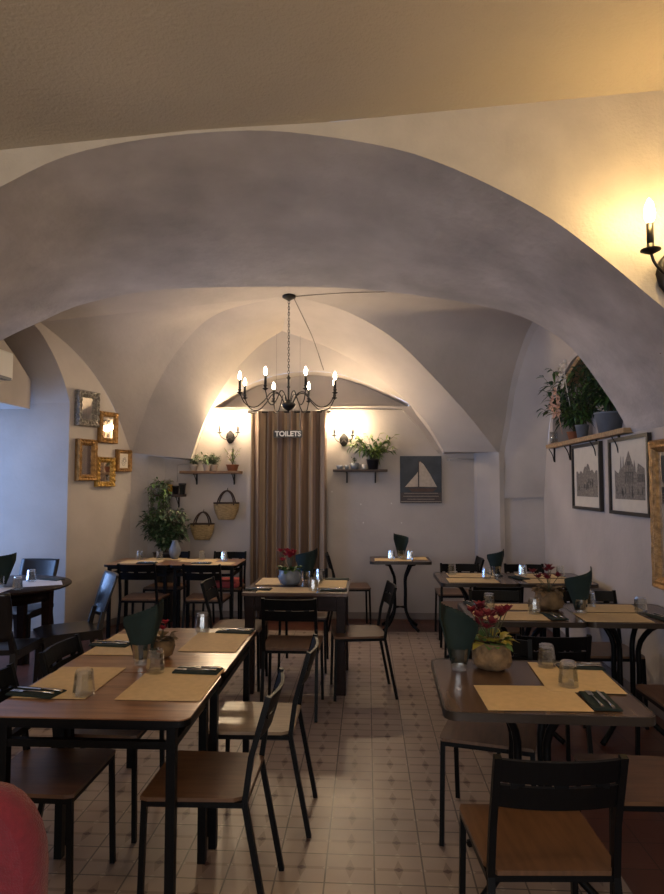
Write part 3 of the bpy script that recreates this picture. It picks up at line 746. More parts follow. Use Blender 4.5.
for x, y, l in ((-2.30, 6.64, 'left'), (-1.72, 6.64, 'right')): setting_napkin(x, y, 1.5, l+' '+LB)
RO = 'on the round table'
placemat(-2.72, 5.28, .30, .38, .5, 'with a green napkin, right side '+RO, 'white_paper'); placemat(-2.98, 4.86, .38, .28, .1, 'at the near side '+RO, 'white_paper')
put_glass(-2.737, 4.93, 'nearer one '+RO); put_glass(-2.84, 5.33, 'farther one '+RO)
napkin(-2.72, 5.45, 1.2, 'at the far edge '+RO)
BT = 'of the lone back wall table'
placemat(.28, 7.10, .40, .24, 0, 'at the left '+BT); placemat(.52, 7.24, .28, .28, 0, 'at the right '+BT)
put_glass(.265, 7.15, 'at the left '+BT); put_glass(.47, 7.13, 'at the right '+BT)

# napkin fans standing in a glass
def napkin_fan(h=.27, w=.17, low=.62, d=.075):
    n = MB(); rows = []; K = 26
    for j in range(9):
        v = j/8; r = []
        for i in range(K+1):
            u = -1+2*i/K; a = u*PI*.80
            k = .014+(1-.014)*v**.85
            x = math.sin(a*.62)*w*.5*(.40+.60*min(1, v*1.35))*1.05
            y = -math.cos(a)*d*(.3+.7*v)*.55
            pl = (1 if i % 2 else -1)*.004*v
            z = (.012+h*v)*(low+(1-low)*(u+1)/2*(1.0)) if v > .3 else (.012+h*v)
            zt = low+(1-low)*(u+1)/2
            z = .012+h*v*(1-(1-zt)*v)
            r.append(V((x+pl, y+pl, z)))
        rows.append(r)
    n.grid(rows)
    o = n.obj('napkin_fan', 'green')
    md = o.modifiers.new('thick', 'SOLIDIFY'); md.thickness = .0022
    return o
def fan(x, y, rz, lab, base=True, **kw):
    o = napkin_fan(**kw); o.location = (x, y, TZ+.014); o.rotation_euler = (0, 0, rz); tag(o, 'dark green napkin fan standing in a glass '+lab, 'napkin', 'green napkin fans')
    place('gup', glass_up, (x, y, TZ+.001), 0, 'clear glass holding the green napkin fan '+lab, 'glass', 'glasses holding the napkin fans')
fan(-1.03, 2.92, .1, 'on the long left table', h=.265, w=.165, low=.66)
fan(.405, 2.92, PI-.1, 'on the nearest right bistro table', h=.28, w=.155, low=.62)
fan(1.355, 4.20, .15, 'on the second row of right tables', h=.27, w=.17, low=.70)
fan(1.15, 5.84, 0, 'on the far right row', h=.22, w=.14, low=.75)
fan(.375, 7.20, PI, 'on the lone back wall table', h=.26, w=.15, low=.8)
fan(-.515, 5.42, 0, 'on the middle dark table', h=.26, w=.17, low=.75)
fan(-2.93, 5.02, 0, 'on the round table', h=.25, w=.20, low=.8)

# flower pots
def rndv(rng, z0=-1., z1=1.): return V((rng.uniform(-1, 1), rng.uniform(-1, 1), rng.uniform(z0, z1)))
def cyclamen(loc, lab, rng, pm='wrap', fm='petal', leafm='yellow_leaf', s=1., nf=9, spread=1., dry=False, cat='flower pot'):
    r = empty('potted_flower', loc); tag(r, lab, cat, 'flower pots on the tables')
    b = MB(); rows = []
    prof = [(.045, 0), (.066, .012), (.078, .035), (.080, .065), (.072, .09), (.078, .108)]
    for rad, z in prof:
        rows.append([V((s*(rad*(1+.28*noise.noise(V((math.cos(a)*3, math.sin(a)*3, z*40+loc[0])))))*math.cos(a), s*(rad*(1+.28*noise.noise(V((math.cos(a)*3, math.sin(a)*3, z*40+loc[0])))))*math.sin(a), s*(z+(.012*math.sin(a*4) if z > .11 else 0)))) for a in [2*PI*i/24 for i in range(24)]])
    b.grid(rows, close=True); b.bm.verts.ensure_lookup_table(); b.bm.faces.new(b.bm.verts[:24]); b.obj('paper_wrap' if pm == 'wrap' else 'pot', pm, r)
    MB().lathe([(0, .088*s), (.06*s, .088*s), (.06*s, .08*s), (0, .08*s)]).obj('soil', 'soil', r)
    st = MB(); fl = MB(); lv = MB(); lv2 = MB()
    for i in range(30):
        a = rng.uniform(0, 2*PI); p = V((.03*math.cos(a), .03*math.sin(a), .10))*s
        d = V((math.cos(a), math.sin(a), rng.uniform(.1, 1.1)))
        (lv if rng.random() < .5 else lv2).leaf(p+d*.015, d, rng.uniform(.045, .08)*s, .045*s, .4)
    for i in range(nf):
        a = rng.uniform(0, 2*PI); R = rng.uniform(.02, .10)*s*spread; h = rng.uniform(.165, .235)*s
        p = V((R*math.cos(a), R*math.sin(a), h))
        st.tube([(0, 0, .09*s), (R*.4*math.cos(a), R*.4*math.sin(a), .14*s), p], .0016*s, 5)
        for k in range(6):
            b_ = a+2*PI*k/6
            fl.leaf(p, (math.cos(b_), math.sin(b_), rng.uniform(.3, 1.2)), .036*s, .027*s, -.1)
    st.obj('stems', 'stem', r); fl.obj('flowers', fm, r); lv.obj('foliage', leafm, r); lv2.obj('foliage', 'leaf' if not dry else 'leaf_dry', r)
    return r
rng = random.Random(5)
cyclamen((.555, 2.955, TZ), 'dark red cyclamen in brown paper wrap on the nearest bistro table', rng, fm='petal_dark', s=1.12, nf=17)
cyclamen((1.20, 4.36, TZ), 'dried red flower pot beside the napkin fan on the second right row', rng, pm='leaf_dry', fm='petal_dark', leafm='leaf_dry', s=1.15, nf=8, spread=1.0, dry=True)
cyclamen((-.985, 3.06, TZ), 'dried leafy pot behind the napkin fan on the long left table', rng, pm='leaf_dry', fm='petal', leafm='leaf_dry', s=.78, nf=3, spread=.6, dry=True)
cyclamen((-.635, 5.29, TZ), 'bright red flower in a pot beside the napkin fan on the middle dark table', rng, pm='greypot', fm='petal', leafm='leaf', s=1.15, nf=13, spread=.7)

# ------------------------------------------------------------------ curtain and sign
r = empty('curtain', (-.93, 7.60, 0)); tag(r, 'brown and tan striped curtain hanging in the doorway of the back wall', 'curtain')
c = MB(); K = 160; rows = []
for j in range(13):
    z = .03+2.43*j/12; row = []
    for i in range(K+1):
        u = i/K; x = -.452+.904*u; amp = .036+.012*noise.noise(V((u*3, z, 0)))
        ph = u*2*PI*7+.5*noise.noise(V((u*4, z*.6, 2)))
        row.append(V((x+.006*math.sin(ph*1.0+1), amp*math.sin(ph)+.012*math.sin(ph*2.3), z)))
    rows.append(row)
c.grid(rows); o = c.obj('drape', 'curtain', r); md = o.modifiers.new('thick', 'SOLIDIFY'); md.thickness = .003
MB().tube([(-.50, 0, 2.455), (.50, 0, 2.455)], .011).obj('rod', 'iron', r)
f = MB()
for x in (-.47, .47): f.box(x-.01, x+.01, 0, .10, 2.445, 2.465)
f.obj('bracket', 'iron', r)
# pale door casing left and right of the curtain
mb = MB(); mb.box(-1.455, -1.40, 7.66, 7.70, 0, 2.47); struct(mb.obj('trim_3', 'plaster'))

r = empty('toilet_sign', (-.925, 7.46, 0)); tag(r, 'small black hanging sign with pale lettering TOILETS before the curtain', 'sign')
MB().box(-.172, .172, -.008, .008, 2.135, 2.222, bev=.002).obj('board', 'sign', r)
cu = bpy.data.curves.new('lettering', 'FONT'); cu.body = 'TOILETS'; cu.size = .082; cu.extrude = .0015; cu.align_x = 'CENTER'; cu.align_y = 'CENTER'; cu.offset = .0028
to = bpy.data.objects.new('lettering', cu); COL.objects.link(to)
bpy.context.view_layer.update()
dg = bpy.context.evaluated_depsgraph_get(); me = bpy.data.meshes.new_from_object(to.evaluated_get(dg)); bpy.data.objects.remove(to)
to = bpy.data.objects.new('lettering', me); COL.objects.link(to); me.materials.append(M['signtext']); to.parent = r; to.location = (0, -.0105, 2.178); to.rotation_euler = (PI/2, 0, 0)
f = MB(); f.tube([(-.14, 0, 2.22), (-.14, 0, 3.42)], .0012, 4); f.tube([(.14, 0, 2.22), (.14, 0, 3.40)], .0012, 4); f.obj('wire', 'cable', r)

# ------------------------------------------------------------------ chandelier
def add_light(name, loc, e, col, rad=.02):
    l = bpy.data.lights.new(name, 'POINT'); l.energy = e; l.color = col; l.shadow_soft_size = rad
    o = bpy.data.objects.new(name, l); COL.objects.link(o); o.location = loc; return o
WARM = (1., .74, .46)
CX, CY = -.765, 6.2
r = empty('chandelier', (CX, CY, 0)); tag(r, 'black wrought iron chandelier with eight lit candle bulbs on a chain', 'chandelier')
MB().lathe([(0, 3.455), (.068, 3.455), (.066, 3.43), (.03, 3.41), (.008, 3.395), (0, 3.395)], n=24).obj('canopy', 'iron', r)
ch = MB(); z = 3.40; i = 0
while z > 2.66:
    a = (PI/2)*(i % 2)
    P = [(.009*math.cos(t)*math.cos(a), .009*math.cos(t)*math.sin(a), z-.017+.019*math.sin(t)) for t in [2*PI*k/10 for k in range(11)]]
    ch.tube(P, .0028, 5, cap=False); z -= .029; i += 1
ch.obj('chain', 'iron', r)
MB().lathe([(0, 2.71), (.008, 2.705), (.012, 2.69), (.022, 2.68), (.012, 2.665), (.010, 2.60), (.018, 2.59), (.010, 2.575), (.010, 2.47), (.022, 2.455), (.03, 2.44), (.068, 2.425), (.072, 2.41), (.055, 2.385), (.028, 2.365), (.010, 2.355), (.012, 2.342), (0, 2.335)], n=20, c=(0, 0, -.05)).obj('stem', 'iron', r)
for i in range(8):
    a = math.radians(26+45*i); c_, s_ = math.cos(a), math.sin(a); R = .49 if i % 4 in (0, 3) else .48
    zz = 2.47
    arm = empty('arm'); bpy.data.objects.remove(arm)
    P = resample([(.045*c_, .045*s_, 2.38), (.10*c_, .10*s_, 2.47), (.17*c_, .17*s_, 2.48), (.25*c_, .25*s_, 2.39), (.34*c_, .34*s_, 2.325), (.43*c_, .43*s_, 2.35), (R*c_, R*s_, 2.45)], 22)
    am = MB(); am.tube(P, .0055, 6)
    am.lathe([(.004, 2.49), (.018, 2.50), (.027, 2.505), (.028, 2.51), (.012, 2.512), (.015, 2.53), (.019, 2.535), (.012, 2.545), (0, 2.545)], (R*c_, R*s_, -.05), 12)
    arm = am.obj('arm', 'iron', r)
    MB().lathe([(0, 2.54), (.0125, 2.54), (.0125, 2.63), (0, 2.63)], (R*c_, R*s_, -.05), 12).obj('candle_sleeve', 'iron', arm)
    MB().lathe([(.008, 2.63), (.014, 2.645), (.0165, 2.662), (.013, 2.685), (.005, 2.705), (0, 2.712)], (R*c_, R*s_, -.05), 12).obj('bulb', 'bulb', arm)
    add_light('chandelier_light', (CX+R*c_, CY+R*s_, 2.63), 1.9, WARM, .022)
def cable(name, P, lab, r_=.004, n=40):
    o = MB().tube(resample(P, n), r_, 6).obj(name, 'cable'); tag(o, lab, 'cable')
cable('ceiling_cable', [(CX+.06, 6.2, 3.44), (-.3, 6.1, 3.435), (.3, 5.95, 3.40), (.8, 5.75, 3.37), (1.5, 5.3, 3.36)], 'thin cable running right from the chandelier canopy along the vault')
cable('ceiling_cable', [(CX+.04, 6.25, 3.445), (-.68, 6.6, 3.37), (-.60, 7.1, 3.22), (-.52, 7.66, 2.97)], 'thin cable running from the chandelier canopy down to the back wall')

# ------------------------------------------------------------------ sconces
def sconce(loc, rz, lab, s=1., e=4., bm='bulb', col=WARM, two=True):
    r = empty('wall_sconce', loc, rz); tag(r, lab, 'wall lamp', 'iron candle sconces')
    b = MB(); b.lathe([(0, -.09*s), (.02*s, -.085*s), (.045*s, -.05*s), (.055*s, -.01*s), (.045*s, .03*s), (.025*s, .055*s), (.012*s, .07*s), (0, .075*s)], (0, -.02, 0), 16, T=Matrix.Scale(.4, 4, (0, 1, 0)))
    b.obj('back_plate', 'iron', r)
    mw = Matrix.Translation(loc) @ Matrix.Rotation(rz, 4, 'Z')
    for sx in (-1, 1):
        P = resample([(0, -.03, .0), (sx*.03*s, -.07*s, -.04*s), (sx*.07*s, -.10*s, -.03*s), (sx*.10*s, -.11*s, .0), (sx*.11*s, -.11*s, .035*s)], 14)
        a = MB(); a.tube(P, .005*s, 6); a.lathe([(.004*s, .025*s), (.02*s, .032*s), (.032*s, .038*s), (.032*s, .042*s), (.012*s, .044*s), (.012*s, .06*s), (0, .06*s)], (sx*.11*s, -.11*s, 0), 14)
        arm = a.obj('arm', 'iron', r)
        MB().lathe([(0, .05*s), (.0115*s, .05*s), (.0115*s, .13*s), (0, .13*s)], (sx*.11*s, -.11*s, 0), 12).obj('candle_sleeve', 'iron', arm)
        MB().lathe([(.008*s, .13*s), (.015*s, .145*s), (.0175*s, .162*s), (.013*s, .19*s), (.005*s, .208*s), (0, .214*s)], (sx*.11*s, -.11*s, 0), 12).obj('bulb', bm, arm)
        add_light('sconce_light', mw @ V((sx*.11*s, -.11*s-.02, .17*s)), e, col, .03)
    return r
sconce((-1.655, 7.69, 2.17), 0, 'iron two-candle wall sconce left of the curtain above the plant shelf', e=10)
sconce((-.275, 7.69, 2.13), 0, 'iron two-candle wall sconce right of the curtain above the leafy plant', e=10)
sconce((1.40, 2.985, 2.56), 0, 'large iron candle sconce on the gold-lit wall at the upper right edge', s=1.35, e=5.5, bm='bulb_warm', col=(1., .64, .22))

# ------------------------------------------------------------------ framed things
def rect_frame(w, h, fw, depth, m, inner, name, ornate=0., sidem=None, parts=None):
    """frame in the local xz plane, back at y=0, front towards -y"""
    r = empty(name)
    prof = [(0, 0), (0, -depth*.75), (fw*.15, -depth), (fw*.4, -depth*.85), (fw*.6, -depth*.95), (fw*.85, -depth*.7), (fw, -depth*.45), (fw, 0)]
    f = MB(); rows = []
    per = []
    n = 10
    for (x0, z0), (x1, z1) in (((-1, -1), (1, -1)), ((1, -1), (1, 1)), ((1, 1), (-1, 1)), ((-1, 1), (-1, -1))):
        for i in range(n): t = i/n; per.append((x0+(x1-x0)*t, z0+(z1-z0)*t))
    for u, d in prof:
        row = []
        for i, (a, b) in enumerate(per):
            w2, h2 = w/2-u, h/2-u
            orn = ornate*(.5+.5*math.cos(i*PI))*(1 if 0 < u < fw else 0)
            row.append(V((a*w2*(1+ornate*.0), d-orn*.012, b*h2)))
        rows.append(row)
    f.grid(rows, smooth=False, close=True); f.obj('frame', m, r)
    g = MB(); g.box(-w/2+fw*.9, w/2-fw*.9, -depth*.45, -depth*.3, -h/2+fw*.9, h/2-fw*.9); g.obj(*inner, r)
    return r
lwn = math.atan2(7.41-6.565, -2.78+3.135)      # direction of the left wall
def on_left(y, z, off=.012):
    x = wl(y); n = V((math.sin(lwn), -math.cos(lwn), 0)); return (x+n.x*off, y+n.y*off, z)
gm = 'small framed mirrors on the left wall'
for y, z, w, h, fw, dep, m, inner, orn, lab, cat in (
    (6.76, 2.405, .30, .385, .075, .06, 'silver', ('mirror', 'mirror'), 1., 'silver ornate mirror, highest on the left wall', 'mirror'),
    (7.045, 2.225, .27, .355, .06, .05, 'gold2', ('mirror', 'mirror'), .3, 'gold mirror right of the silver one on the left wall', 'mirror'),
    (6.765, 1.85, .27, .45, .07, .055, 'gold2', ('mirror', 'mirror'), .6, 'tall brown-gilt mirror, lowest at the left on the left wall', 'mirror'),
    (7.015, 1.725, .27, .33, .06, .05, 'gold', ('mirror', 'mirror'), 1., 'bright gold mirror right of the tall brown-gilt mirror', 'mirror'),
    (7.275, 1.86, .225, .255, .045, .05, 'gold2', ('picture', 'matboard'), .2, 'small square gilt frame with a pale sketch, nearest the corner', 'picture')):
    o = rect_frame(w, h, fw, dep, m, inner, 'framed_mirror' if cat == 'mirror' else 'framed_picture', orn)
    o.location = on_left(y, z, .003); o.rotation_euler = (0, 0, lwn); tag(o, lab, cat, gm if cat == 'mirror' else None)
    if cat == 'picture':
        q = MB(); rg = random.Random(3)
        for i in range(5):
            a = rg.uniform(0, 6); c0 = V((rg.uniform(-.02, .02), -.024, rg.uniform(-.025, .025)))
            q.tube([c0+V((.03*math.cos(a+t), 0, .035*math.sin(a+t*1.3))) for t in (0, .6, 1.2, 1.8, 2.4)], .0018, 4)
        q.obj('sketch', 'ink2', o)

# two engravings on the right wall: local x runs along the wall
def engraving(kind):
    w, h = (.745, .60) if kind == 0 else (.745, .60)
    r = empty('framed_print')
    f = MB(); d = .03; fw = .028
    f.box(-w/2, w/2, -d, 0, -h/2, -h/2+fw); f.box(-w/2, w/2, -d, 0, h/2-fw, h/2); f.box(-w/2, -w/2+fw, -d, 0, -h/2+fw, h/2-fw); f.box(w/2-fw, w/2, -d, 0, -h/2+fw, h/2-fw)
    f.obj('frame', 'blackframe', r)
    MB().box(-w/2+fw, w/2-fw, -.012, -.002, -h/2+fw, h/2-fw).obj('paper', 'matboard', r)
    x0, x1, z0, z1 = -w*.37, w*.37, -h*.30, h*.36
    if kind == 1: z1 = h*.26
    y = -.0125
    MB().prism([(x0, z0), (x1, z0), (x1, z0+.15), (x0, z0+.15)], y-.001, y).obj('ground', 'ink1', r)
    s = MB(); rg = random.Random(kind+2)
    if kind == 0:   # a square with a domed skyline and figures
        poly = [(x0, z0+.14), (x1, z0+.14), (x1, z0+.23)]
        xs_ = [x1-(x1-x0)*i/22 for i in range(23)]
        for x in xs_: poly.append((x, z0+.20+.035*abs(math.sin(x*31))+.07*math.exp(-((x-.02)/.08)**2)))
        s.prism(poly, y-.002, y-.001)
        d_ = MB()
        d_.prism([(x0+.03, z0+.08), (x1-.09, z0+.08), (x1-.09, z0+.083), (x0+.03, z0+.083)], y-.003, y-.002)
        for i in range(9): x = rg.uniform(x0+.03, x1-.12); zz = rg.uniform(z0+.05, z0+.12); d_.prism([(x, zz), (x+.03, zz), (x+.034, zz+.035), (x+.01, zz+.045)], y-.003, y-.002)
    else:           # a gabled church front with pinnacles between lower houses
        s.prism([(x0, z0+.1), (x1, z0+.1), (x1, z0+.23), (x1-.11, z0+.27), (x1-.13, z0+.2), (.12, z0+.21), (.12, z0+.24), (.10, z0+.30), (.09, z0+.24), (.0, z0+.37), (-.09, z0+.25), (-.10, z0+.33), (-.115, z0+.25), (-.14, z0+.24), (-.15, z0+.34), (-.165, z0+.24), (-.2, z0+.2), (x0, z0+.23)], y-.002, y-.001)
        d_ = MB()
        for x in (-.075, -.04, -.005, .03, .065): d_.prism([(x, z0+.12), (x+.014, z0+.12), (x+.014, z0+.21), (x, z0+.21)], y-.003, y-.002)
        d_.prism([(-.075, z0+.205), (.079, z0+.205), (.079, z0+.21), (-.075, z0+.21)], y-.003, y-.002); d_.prism([(-.002, z0+.2), (.002, z0+.2), (.002, z0+.27), (-.002, z0+.27)], y-.003, y-.002); d_.prism([(x0+.02, z0+.04), (x1-.03, z0+.04), (x1-.03, z0+.043), (x0+.02, z0+.043)], y-.003, y-.002); d_.prism([(.065, z0+.155), (.27, z0+.155), (.27, z0+.158), (.065, z0+.158)], y-.003, y-.002); d_.prism([(-.002, z0+.04), (.002, z0+.04), (.002, z0+.2), (-.002, z0+.2)], y-.003, y-.002)
        d_.prism([(-.03, z0+.26), (.03, z0+.26), (.03, z0+.29), (-.03, z0+.29)], y-.003, y-.002)
        for i in range(9): x = rg.uniform(x0+.02, x1-.05); zz = rg.uniform(z0+.01, z0+.07); d_.prism([(x, zz), (x+.02, zz), (x+.016, zz+.04), (x+.005, zz+.045)], y-.003, y-.002)
        for i in range(5): x = .16+i*.025; d_.prism([(x, z0+.13), (x+.012, z0+.13), (x+.012, z0+.19), (x, z0+.19)], y-.003, y-.002)
    s.obj('buildings', 'ink1', r); d_.obj('figures', 'ink2', r)
    return r
def on_right(o, y, z, x=1.996): o.location = (x, y, z); o.rotation_euler = (0, 0, -PI/2)
o = engraving(0); on_right(o, 5.91, 1.655); tag(o, 'black-framed old engraving of a wide square, farther one on the right wall', 'picture', 'framed engravings on the right wall')
o = engraving(1); on_right(o, 4.97, 1.65); tag(o, 'black-framed old engraving of a church front, nearer one on the right wall', 'picture', 'framed engravings on the right wall')
o = rect_frame(.85, 1.0, .085, .06, 'gold2', ('mirror', 'mirror'), 'wall_mirror', .3); on_right(o, 4.10, 1.385); tag(o, 'large gilt-framed mirror cut by the right edge of the picture', 'mirror')

# sailboat picture
r = empty('sailboat_picture', (.64, 7.695, 1.645)); tag(r, 'dark unframed picture of a white sailing boat on the back wall', 'picture')
W, H = .49, .56
MB().box(-W/2, W/2, -.03, 0, -H/2, H/2, bev=.003).obj('panel', 'slate', r)
y = -.031
MB().prism([(-W/2+.003, -H/2+.004), (W/2-.003, -H/2+.004), (W/2-.003, -H/2+.125), (-W/2+.003, -H/2+.125)], y-.001, y).obj('sea', 'sea', r)
s = MB(); s.prism([(-.02, -.085), (.19, -.09), (.11, .06), (.03, .185), (-.01, .215), (-.02, .2)], y-.002, y); s.prism([(-.035, -.085), (-.19, -.09), (-.05, .07), (-.035, .09)], y-.002, y); s.obj('sails', 'sail', r)
s = MB(); s.prism([(-.15, -.105), (.19, -.105), (.14, -.145), (-.11, -.145)], y-.002, y); s.obj('hull', 'hull', r)
s = MB(); s.prism([(-.030, -.11), (-.024, -.11), (-.024, .22), (-.030, .22)], y-.003, y); s.prism([(-.2, -.093), (.2, -.093), (.2, -.088), (-.2, -.088)], y-.003, y); s.obj('mast', 'hull', r)
s = MB()
for z, a in ((-.165, .2), (-.20, .21), (-.235, .16)): s.prism([(-a, z), (a, z), (a, z+.004), (-a, z+.004)], y-.002, y)
s.prism([(-.24, -.265), (.24, -.265), (.24, -.26), (-.24, -.26)], y-.002, y); s.obj('water_lines', 'sail', r)

# ------------------------------------------------------------------ shelves
def shelf(loc, w, d, t, m, lab, rz=0., brx=(.28,), brm='iron', bh=.13):
    r = empty('wall_shelf', loc, rz); tag(r, lab, 'shelf', 'wall shelves')
    MB().box(-w/2, w/2, -d, 0, 0, t, bev=.003).obj('board', m, r)
    for x in brx:
        b = MB(); b.box(x-.009, x+.009, -.012, 0, -bh, 0); b.box(x-.009, x+.009, -d*.8, 0, -.01, 0)
        b.tube(resample([(x, -.01, -bh+.01), (x, -.05, -bh*.55), (x, -d*.7, -.012)], 8), .005, 6); b.obj('bracket', brm, r)
    return r
shelf((-1.865, 7.695, 1.715), .72, .20, .032, 'shelfwood', 'brown wooden shelf left of the curtain carrying white pots', brx=(-.20, .26))
shelf((-.08, 7.695, 1.735), .64, .20, .028, 'darkshelf', 'dark wooden shelf right of the curtain carrying the leafy plant', brx=(-.16, .18))
shelf((-2.35, 7.62, 1.44), .36, .17, .03, 'darkshelf', 'short dark shelf in the left corner with trailing plants', brx=(.09,))
sh = shelf((2.395, 5.97, 1.972), 2.1, .465, .04, 'paleshelf', 'long pale wooden plank shelf on the right wall above the engravings', rz=-PI/2, brx=())
for x in (-.95, -.42, .30, .80):
    b = MB(); b.box(x-.01, x+.01, -.41, -.397, -.15, 0); b.tube(resample([(x, -.41, -.14), (x, -.425, -.07), (x, -.46, -.01)], 8), .005, 6); b.obj('bracket', 'iron', sh)
r = empty('wall_shelf', (1.75, 3.42, 2.30), -PI/2); tag(r, 'corner of a brown wooden shelf at the right edge below the gold-lit sconce', 'shelf', 'wall shelves')
MB().box(-.16, .16, -.14, .20, 0, .03, bev=.003).obj('board', 'shelfwood', r)

# ------------------------------------------------------------------ plants
def plant(name, loc, lab, rng, pot=None, potm='white_pot', leafm=('leaf',), n=120, R=.15, H=.25, ll=.07, lw=.025, droop=.4, trailing=0., base=.0, cat='plant', group='potted plants', squash=1., shape='bush', ymax=9., xmax=9.):
    r = empty(name, loc); tag(r, lab, cat, group)
    ph = 0
    if pot:
        pr, ph = pot
        MB().lathe([(0, 0), (pr*.72, 0), (pr, ph*.92), (pr*1.06, ph*.93), (pr*1.06, ph), (pr*.9, ph), (pr*.88, ph*.88), (0, ph*.86)], n=20).obj('pot', potm, r)
    st = MB(); L = [MB() for _ in leafm]
    for i in range(max(6, n//9)):
        a = rng.uniform(0, 2*PI); q = rng.random()**.5
        if shape == 'bush':
            tip = V((R*q*math.cos(a), R*q*math.sin(a)*squash, ph+H*rng.uniform(.35, 1.)))
            P = resample([(0, 0, ph*.85+base), (tip.x*.35, tip.y*.35, ph+(tip.z-ph)*.55), tip], 8)
        elif shape == 'trail':
            x = R*rng.uniform(-1, 1)
            dp = trailing*rng.uniform(.3, 1.)
            yo = -rng.uniform(.02, .10)
            P = resample([(x*.5, 0, ph*.9), (x*.8, yo, ph+.05), (x, yo-.02, -.05), (x+rng.uniform(-.04, .04), yo-.01, -dp)], 14)
        st.tube(P, .002, 4)
        for k in range(9 if shape == 'bush' else 16):
            p = P[rng.randrange(2, len(P))]+rndv(rng)*.012
            d = (V((math.cos(a), math.sin(a)*squash, rng.uniform(-.2, .9)))+rndv(rng)*.8)
            if shape == 'trail': d = rndv(rng, -1, .6)
            rng.choice(L).leaf(p, d, ll*rng.uniform(.6, 1.2), lw*rng.uniform(.7, 1.2), droop)
    for q in [st]+L:
        for v in q.bm.verts:
            if v.co.y > ymax: v.co.y = ymax-.1*abs(v.co.y-ymax)
            if v.co.x > xmax: v.co.x = xmax-.1*abs(v.co.x-xmax)
    st.obj('stems', 'stem', r)
    for m, l in zip(leafm, L): l.obj('foliage', m, r)
    return r
rng = random.Random(11)
# shelf left of the curtain
for i, (x, lm) in enumerate(((-2.085, 'leaf_grey'), (-1.915, 'leaf'), (-1.845, 'leaf_grey'))):
    plant('potted_plant', (x, 7.60-.02*i if i < 2 else 7.63, 1.748), ['small grey-green plant in a white pot, leftmost on the brown shelf', 'small green plant in a white pot, second on the brown shelf', 'small grey-green plant in a white pot, third on the brown shelf'][i], rng, (.045 if i else .05, .075), 'white_pot', (lm, 'leaf_grey'), 140, .095, .14, .06, .016, .3)
plant('potted_plant', (-1.61, 7.60, 1.748), 'pale green plant in a wide terracotta bowl on the brown shelf under the sconce', rng, (.075, .075), 'terracotta', ('leaf_bright', 'leaf_bright'), 90, .11, .22, .05, .012, .2)
# shelf right of the curtain
plant('potted_plant', (.07, 7.60, 1.764), 'large bright green leafy plant in a black pot on the dark shelf', rng, (.075, .12), 'darkpot', ('leaf_bright', 'leaf'), 330, .30, .30, .10, .026, .35, squash=.4, ymax=.09)
for i, (x, rad, h, m) in enumerate(((-.32, .045, .05, 'greypot'), (-.235, .03, .05, 'greypot'), (-.145, .055, .075, 'greypot'), (.0-.03, .035, .06, 'white_pot'))):
    o = MB().lathe([(0, 0), (rad*.75, 0), (rad, h), (rad*.85, h), (rad*.7, h*.3), (0, h*.25)], n=18).obj('small_pot', m); o.location = (x, 7.585, 1.764)
    tag(o, ['small grey pot at the left end of the dark shelf', 'tiny grey cup second from the left on the dark shelf', 'round grey bowl with dried heads on the dark shelf', 'small white pot beside the black pot on the dark shelf'][i], 'pot', 'small pots on the dark shelf')
o = plant('dried_plant', (-.145, 7.585, 1.84), 'small dried sprig above the round grey bowl on the dark shelf', rng, None, '', ('leaf_grey',), 40, .05, .10, .03, .012, .1, base=-.03)
# left corner
plant('trailing_plant', (-2.45, 7.52, 1.472), 'green plant trailing down from the left end of the corner shelf', rng, (.05, .07), 'white_pot', ('leaf', 'leaf_grey'), 200, .13, .16, .055, .03, .3, trailing=.55, shape='trail')
plant('potted_plant', (-2.44, 7.53, 1.472+.07), 'small bushy plant on top of the corner shelf', rng, None, '', ('leaf', 'leaf_bright'), 90, .12, .12, .05, .02, .3)
o = MB().lathe([(0, 0), (.04, 0), (.055, .05), (.06, .11), (.05, .115), (0, .115)], n=16).obj('jar', 'amber'); o.location = (-2.37, 7.54, 1.472); tag(o, 'yellow amber jar on the corner shelf behind the plants', 'jar')
for i, (x, h) in enumerate(((-2.255, .10), (-2.215, .13))):
    o = MB().lathe([(0, 0), (.03, 0), (.04, h*.8), (.046, h*.82), (.046, h), (0, h)], n=16).obj('dark_pot', 'darkpot'); o.location = (x-.02+.06*i, 7.53-.07*i, 1.472); tag(o, ['black pot at the right end of the corner shelf', 'taller black pot in front at the right end of the corner shelf'][i], 'pot', 'black pots on the corner shelf')
plant('bushy_plant', (-2.36, 7.42, .80), 'dense dark green plant in the back left corner behind the table', rng, None, '', ('leaf_dark', 'leaf_grey', 'leaf_dark'), 1300, .30, .50, .075, .042, .4, squash=.5, ymax=.14)
ped = MB(); ped.lathe([(0, 0), (.12, 0), (.13, .02), (.10, .5), (.14, .78), (.15, .80), (0, .80)], n=20); o = ped.obj('plant_stand', 'darkpot'); o.location = (-2.36, 7.44, 0); tag(o, 'dark tall planter under the dense plant in the back left corner', 'planter')
o = MB().lathe([(0, 0), (.035, 0), (.06, .05), (.065, .10), (.04, .16), (.03, .19), (.035, .2), (.0, .19)], n=18).obj('vase', 'greypot'); o.location = (-2.13, 7.05, TZ+.004); tag(o, 'small blue-grey vase on the back left table below the basket', 'vase')
